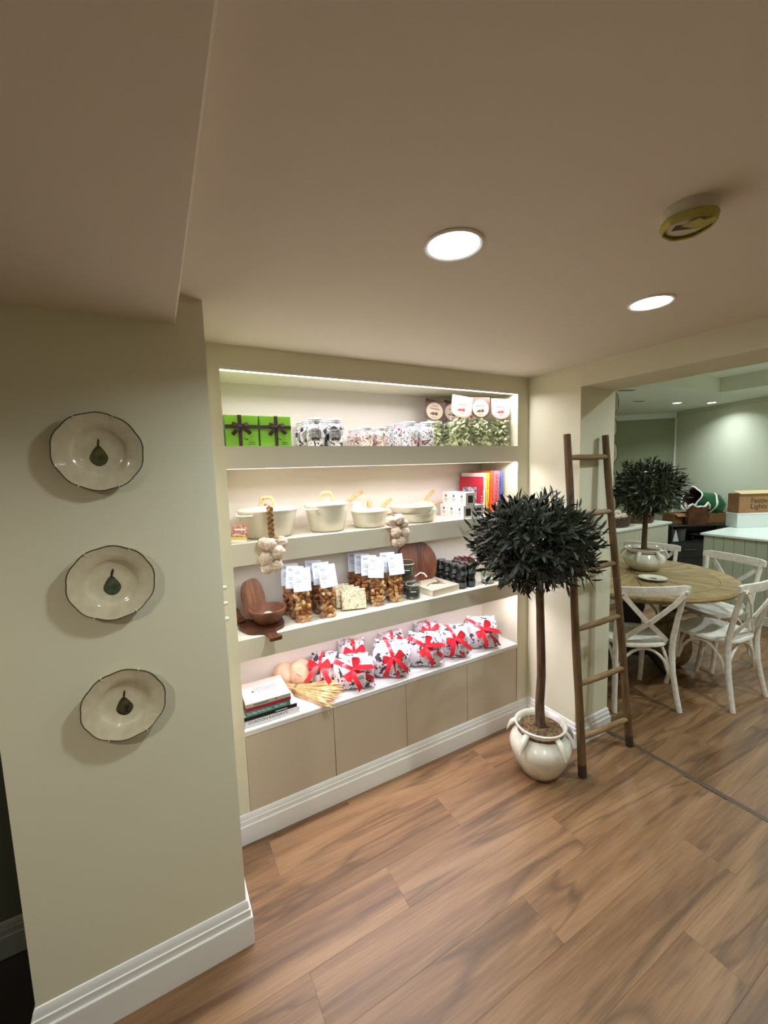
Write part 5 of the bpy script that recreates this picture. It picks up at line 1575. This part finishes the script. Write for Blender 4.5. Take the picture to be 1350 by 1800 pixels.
# black shelf unit with its odds and ends (local x runs to the right as seen, local y away)
RZF = -29.1
BLK = mat('black unit', (38, 39, 37), .5); BLK2 = mat('charcoal drawer', (50, 51, 47), .45)
bu = thing('black_storage_unit', 'low black storage unit with an open shelf against the pale wall', 'storage unit', (6.465, 3.111, 0), RZF)
put('top_board', G().box(-.01, 1.0, -.01, .40, .735, .758, b=.003), BLK, bu)
put('side_board', G().box(-.005, .015, 0, .39, 0, .735), BLK, bu)
put('side_board', G().box(.975, .995, 0, .39, 0, .735), BLK, bu)
put('back_board', G().box(.015, .975, .37, .39, .0, .735), BLK, bu)
put('shelf_board', G().box(.015, .975, .0, .37, .50, .52), BLK, bu)
for k in range(2):
    d = put('drawer', G().box(.02 + .48 * k, .49 + .48 * k, -.006, .36, .27, .495, b=.003), BLK2, bu)
    put('handle', G().tube([(.17 + .48 * k, -.006, .39), (.17 + .48 * k, -.024, .40), (.33 + .48 * k, -.024, .40), (.33 + .48 * k, -.006, .39)], .006, 6), mat('dull steel handle', (110, 110, 104), .35, metal=.7), d)
    put('drawer', G().box(.02 + .48 * k, .49 + .48 * k, -.006, .36, .03, .265, b=.003), BLK2, bu)
fu = Matrix.Translation((6.465, 3.111, 0)) @ RZ(RZF)
def fp(x, y, z): return tuple(fu @ Vector((x, y, z)))
t = thing('tent_card', 'small white tent card on the open shelf of the black unit', 'card', fp(.07, .05, .5205), RZF)
put('card', G().prism([(-.045, 0), (.045, 0), (0, .17)], -.03, .03, RX(90)), WHITEC, t)
t = thing('grey_tub', 'grey tub on the open shelf of the black unit', 'tub', fp(.20, .12, .5205), RZF)
put('tub', G().lathe([(.0001, 0), (.065, 0), (.075, .18), (.068, .18), (.060, .008), (.0001, .006)], 24, cap=False), mat('grey plastic', (92, 94, 92), .5), t)
put('rim', G().lathe([(.076, .170), (.081, .174), (.081, .184), (.074, .186)], 24, cap=False), mat('grey plastic', (92, 94, 92), .5), t)
t = thing('black_tray', 'black wire letter tray on the open shelf of the black unit', 'tray', fp(.46, .12, .5205), RZF)
put('tray', G().box(-.15, .15, -.10, .14, 0, .012, b=.002).box(-.15, -.14, -.10, .14, .012, .07).box(.14, .15, -.10, .14, .012, .07), mat('black metal', (30, 30, 32), .3), t)
put('upper_tray', G().box(-.15, .15, -.10, .14, .09, .10, b=.002), mat('dark steel', (70, 72, 74), .25, metal=.6), t)
KRAFT = mat('brown cardboard', (146, 106, 64), .8, noise_amt=.08, noise_scale=10)
KDARK = mat('dark kraft paper', (112, 70, 42), .8, col2=(84, 48, 28), noise_scale=9)  # darker brown kraft for the bag and the box contents
cb_ = thing('cardboard_box', 'long low open cardboard box on the black unit', 'cardboard box', fp(.50, .245, .7585), RZF)
put('walls', G().box(-.40, .40, -.12, -.116, 0, .150).box(-.40, .40, .116, .12, 0, .150).box(-.40, -.396, -.116, .116, 0, .150).box(.396, .40, -.116, .116, 0, .150).box(-.396, .396, -.116, .116, 0, .004), KRAFT, cb_)
put('flap', G().box(-.39, -.10, -.21, -.119, 0, .003, M=T(0, 0, .150) @ T(0, -.119, 0) @ RX(20) @ T(0, .119, 0)), KRAFT, cb_)
put('contents', G().box(-.39, .39, -.11, .11, .004, .135, b=.01), KDARK, cb_)
pb = thing('paper_carrier_bag', 'crumpled brown paper bag with white lining in front of the cardboard box', 'paper bag', fp(.39, .055, .7585), RZF)
def crump(a, r, z): return 1 + .07 * math.sin(4 * a + z * 30) + .05 * math.sin(9 * a)
put('bag', G().lathe([(.0001, 0), (.15, 0), (.155, .02), (.162, .12), (.150, .20), (.17, .27), (.162, .27), (.140, .20), (.13, .05), (.0001, .04)], 28, Matrix.Diagonal((1, .38, 1, 1)), mod=crump, cap=False), KDARK, pb)
put('white_lining', G().tube([(.165 * math.cos(2 * math.pi * i / 24) * crump(2 * math.pi * i / 24, 0, .27), .065 * math.sin(2 * math.pi * i / 24), .272 + .025 * math.sin(5 * math.pi * i / 12) + .02 * math.sin(7 * math.pi * i / 12)) for i in range(24)], .013, 6, closed=True), WHITEC, pb)
GRN = mat('glossy green plastic', (28, 104, 58), .3, col2=(16, 70, 40), noise_scale=8)
gb2 = thing('green_sack', 'glossy green sack lying open on the cardboard box', 'sack', fp(.60, .22, .9092), RZF)
Mg = T(0, 0, .155) @ RY(-74) @ RZ(90)
put('sack_body', G().lathe([(.0001, -.27), (.10, -.26), (.150, -.18), (.155, -.05), (.145, .06), (.160, .14), (.172, .19)], 30, Mg, mod=lambda a, r, z: 1 + .06 * math.sin(5 * a + z * 14), cap=False), GRN, gb2)
put('lining', G().lathe([(.168, .19), (.150, .12), (.138, .05), (.10, -.10), (.0001, -.14)], 30, Mg, mod=lambda a, r, z: 1 + .06 * math.sin(5 * a + z * 14), cap=False), mat('maroon lining', (54, 22, 26), .5), gb2)
put('white_lip', G().tube([Mg @ Vector((.172 * math.cos(2 * math.pi * i / 30) * (1 + .06 * math.sin(10 * math.pi * i / 30 + 2.66)), .172 * math.sin(2 * math.pi * i / 30) * (1 + .06 * math.sin(10 * math.pi * i / 30 + 2.66)), .195 + .02 * math.sin(6 * math.pi * i / 30))) for i in range(30)], .010, 6, closed=True), WHITEC, gb2)
put('white_stripe', G().lathe([(.1585, -.09), (.1588, -.075), (.157, -.06)], 30, Mg, mod=lambda a, r, z: 1.012 + .06 * math.sin(5 * a + z * 14), cap=False), WHITEC, gb2)
fb = Vector((5.905, 2.150, .8875))
wb = thing('white_carton', 'plain white carton on the island under the printed cardboard box', 'carton', tuple(fb), RZF)
put('carton', G().box(-.01, .66, 0, .16, 0, .168, b=.003), mat('pale grey carton', (206, 210, 206), .6), wb)
put('lid', G().box(-.014, .664, -.004, .164, .150, .172, b=.003), mat('pale grey carton', (206, 210, 206), .6), wb)
fx = thing('printed_cardboard_box', 'open brown cardboard box with dark lettering on the white carton', 'cardboard box', tuple(fb + Vector((0, 0, .1725))), RZF)
put('box', G().box(0, .62, 0, .16, 0, .225, b=.003), KRAFT, fx)
put('flap', G().box(.0, .62, -.02, .10, 0, .004, M=T(0, 0, .228) @ RX(14)), mat('pale inner cardboard', (206, 178, 132), .8), fx)
PRT = mat('dark brown lettering', (44, 30, 24), .7)
lettering('Festive', .082, PRT, T(.135, -.0008, .140) @ RX(90), fx, align='LEFT', extr=.0006)
lettering('Lights', .082, PRT, T(.135, -.0008, .072) @ RX(90), fx, align='LEFT', extr=.0006)
# slim vents in the far ceiling
VEN = mat('dark vent slot', (74, 74, 66), .7)
for (x, y, L_, lb) in ((4.70, 2.79, .17, 'slim dark ceiling vent nearer to the end pillar'), (5.72, 3.22, .15, 'slim dark ceiling vent nearer to the far spotlights')):
    t = thing('ceiling_vent', lb, 'vent', (x, y, ZB), RZF, group='ceiling vents')
    put('frame', G().box(-L_ / 2 - .01, L_ / 2 + .01, -.035, .035, -.008, 0, b=.003), TRIM, t)
    for k in range(3):
        put('slot', G().box(-L_ / 2, L_ / 2, -.026 + .019 * k, -.012 + .019 * k, -.010, -.006), VEN, t)
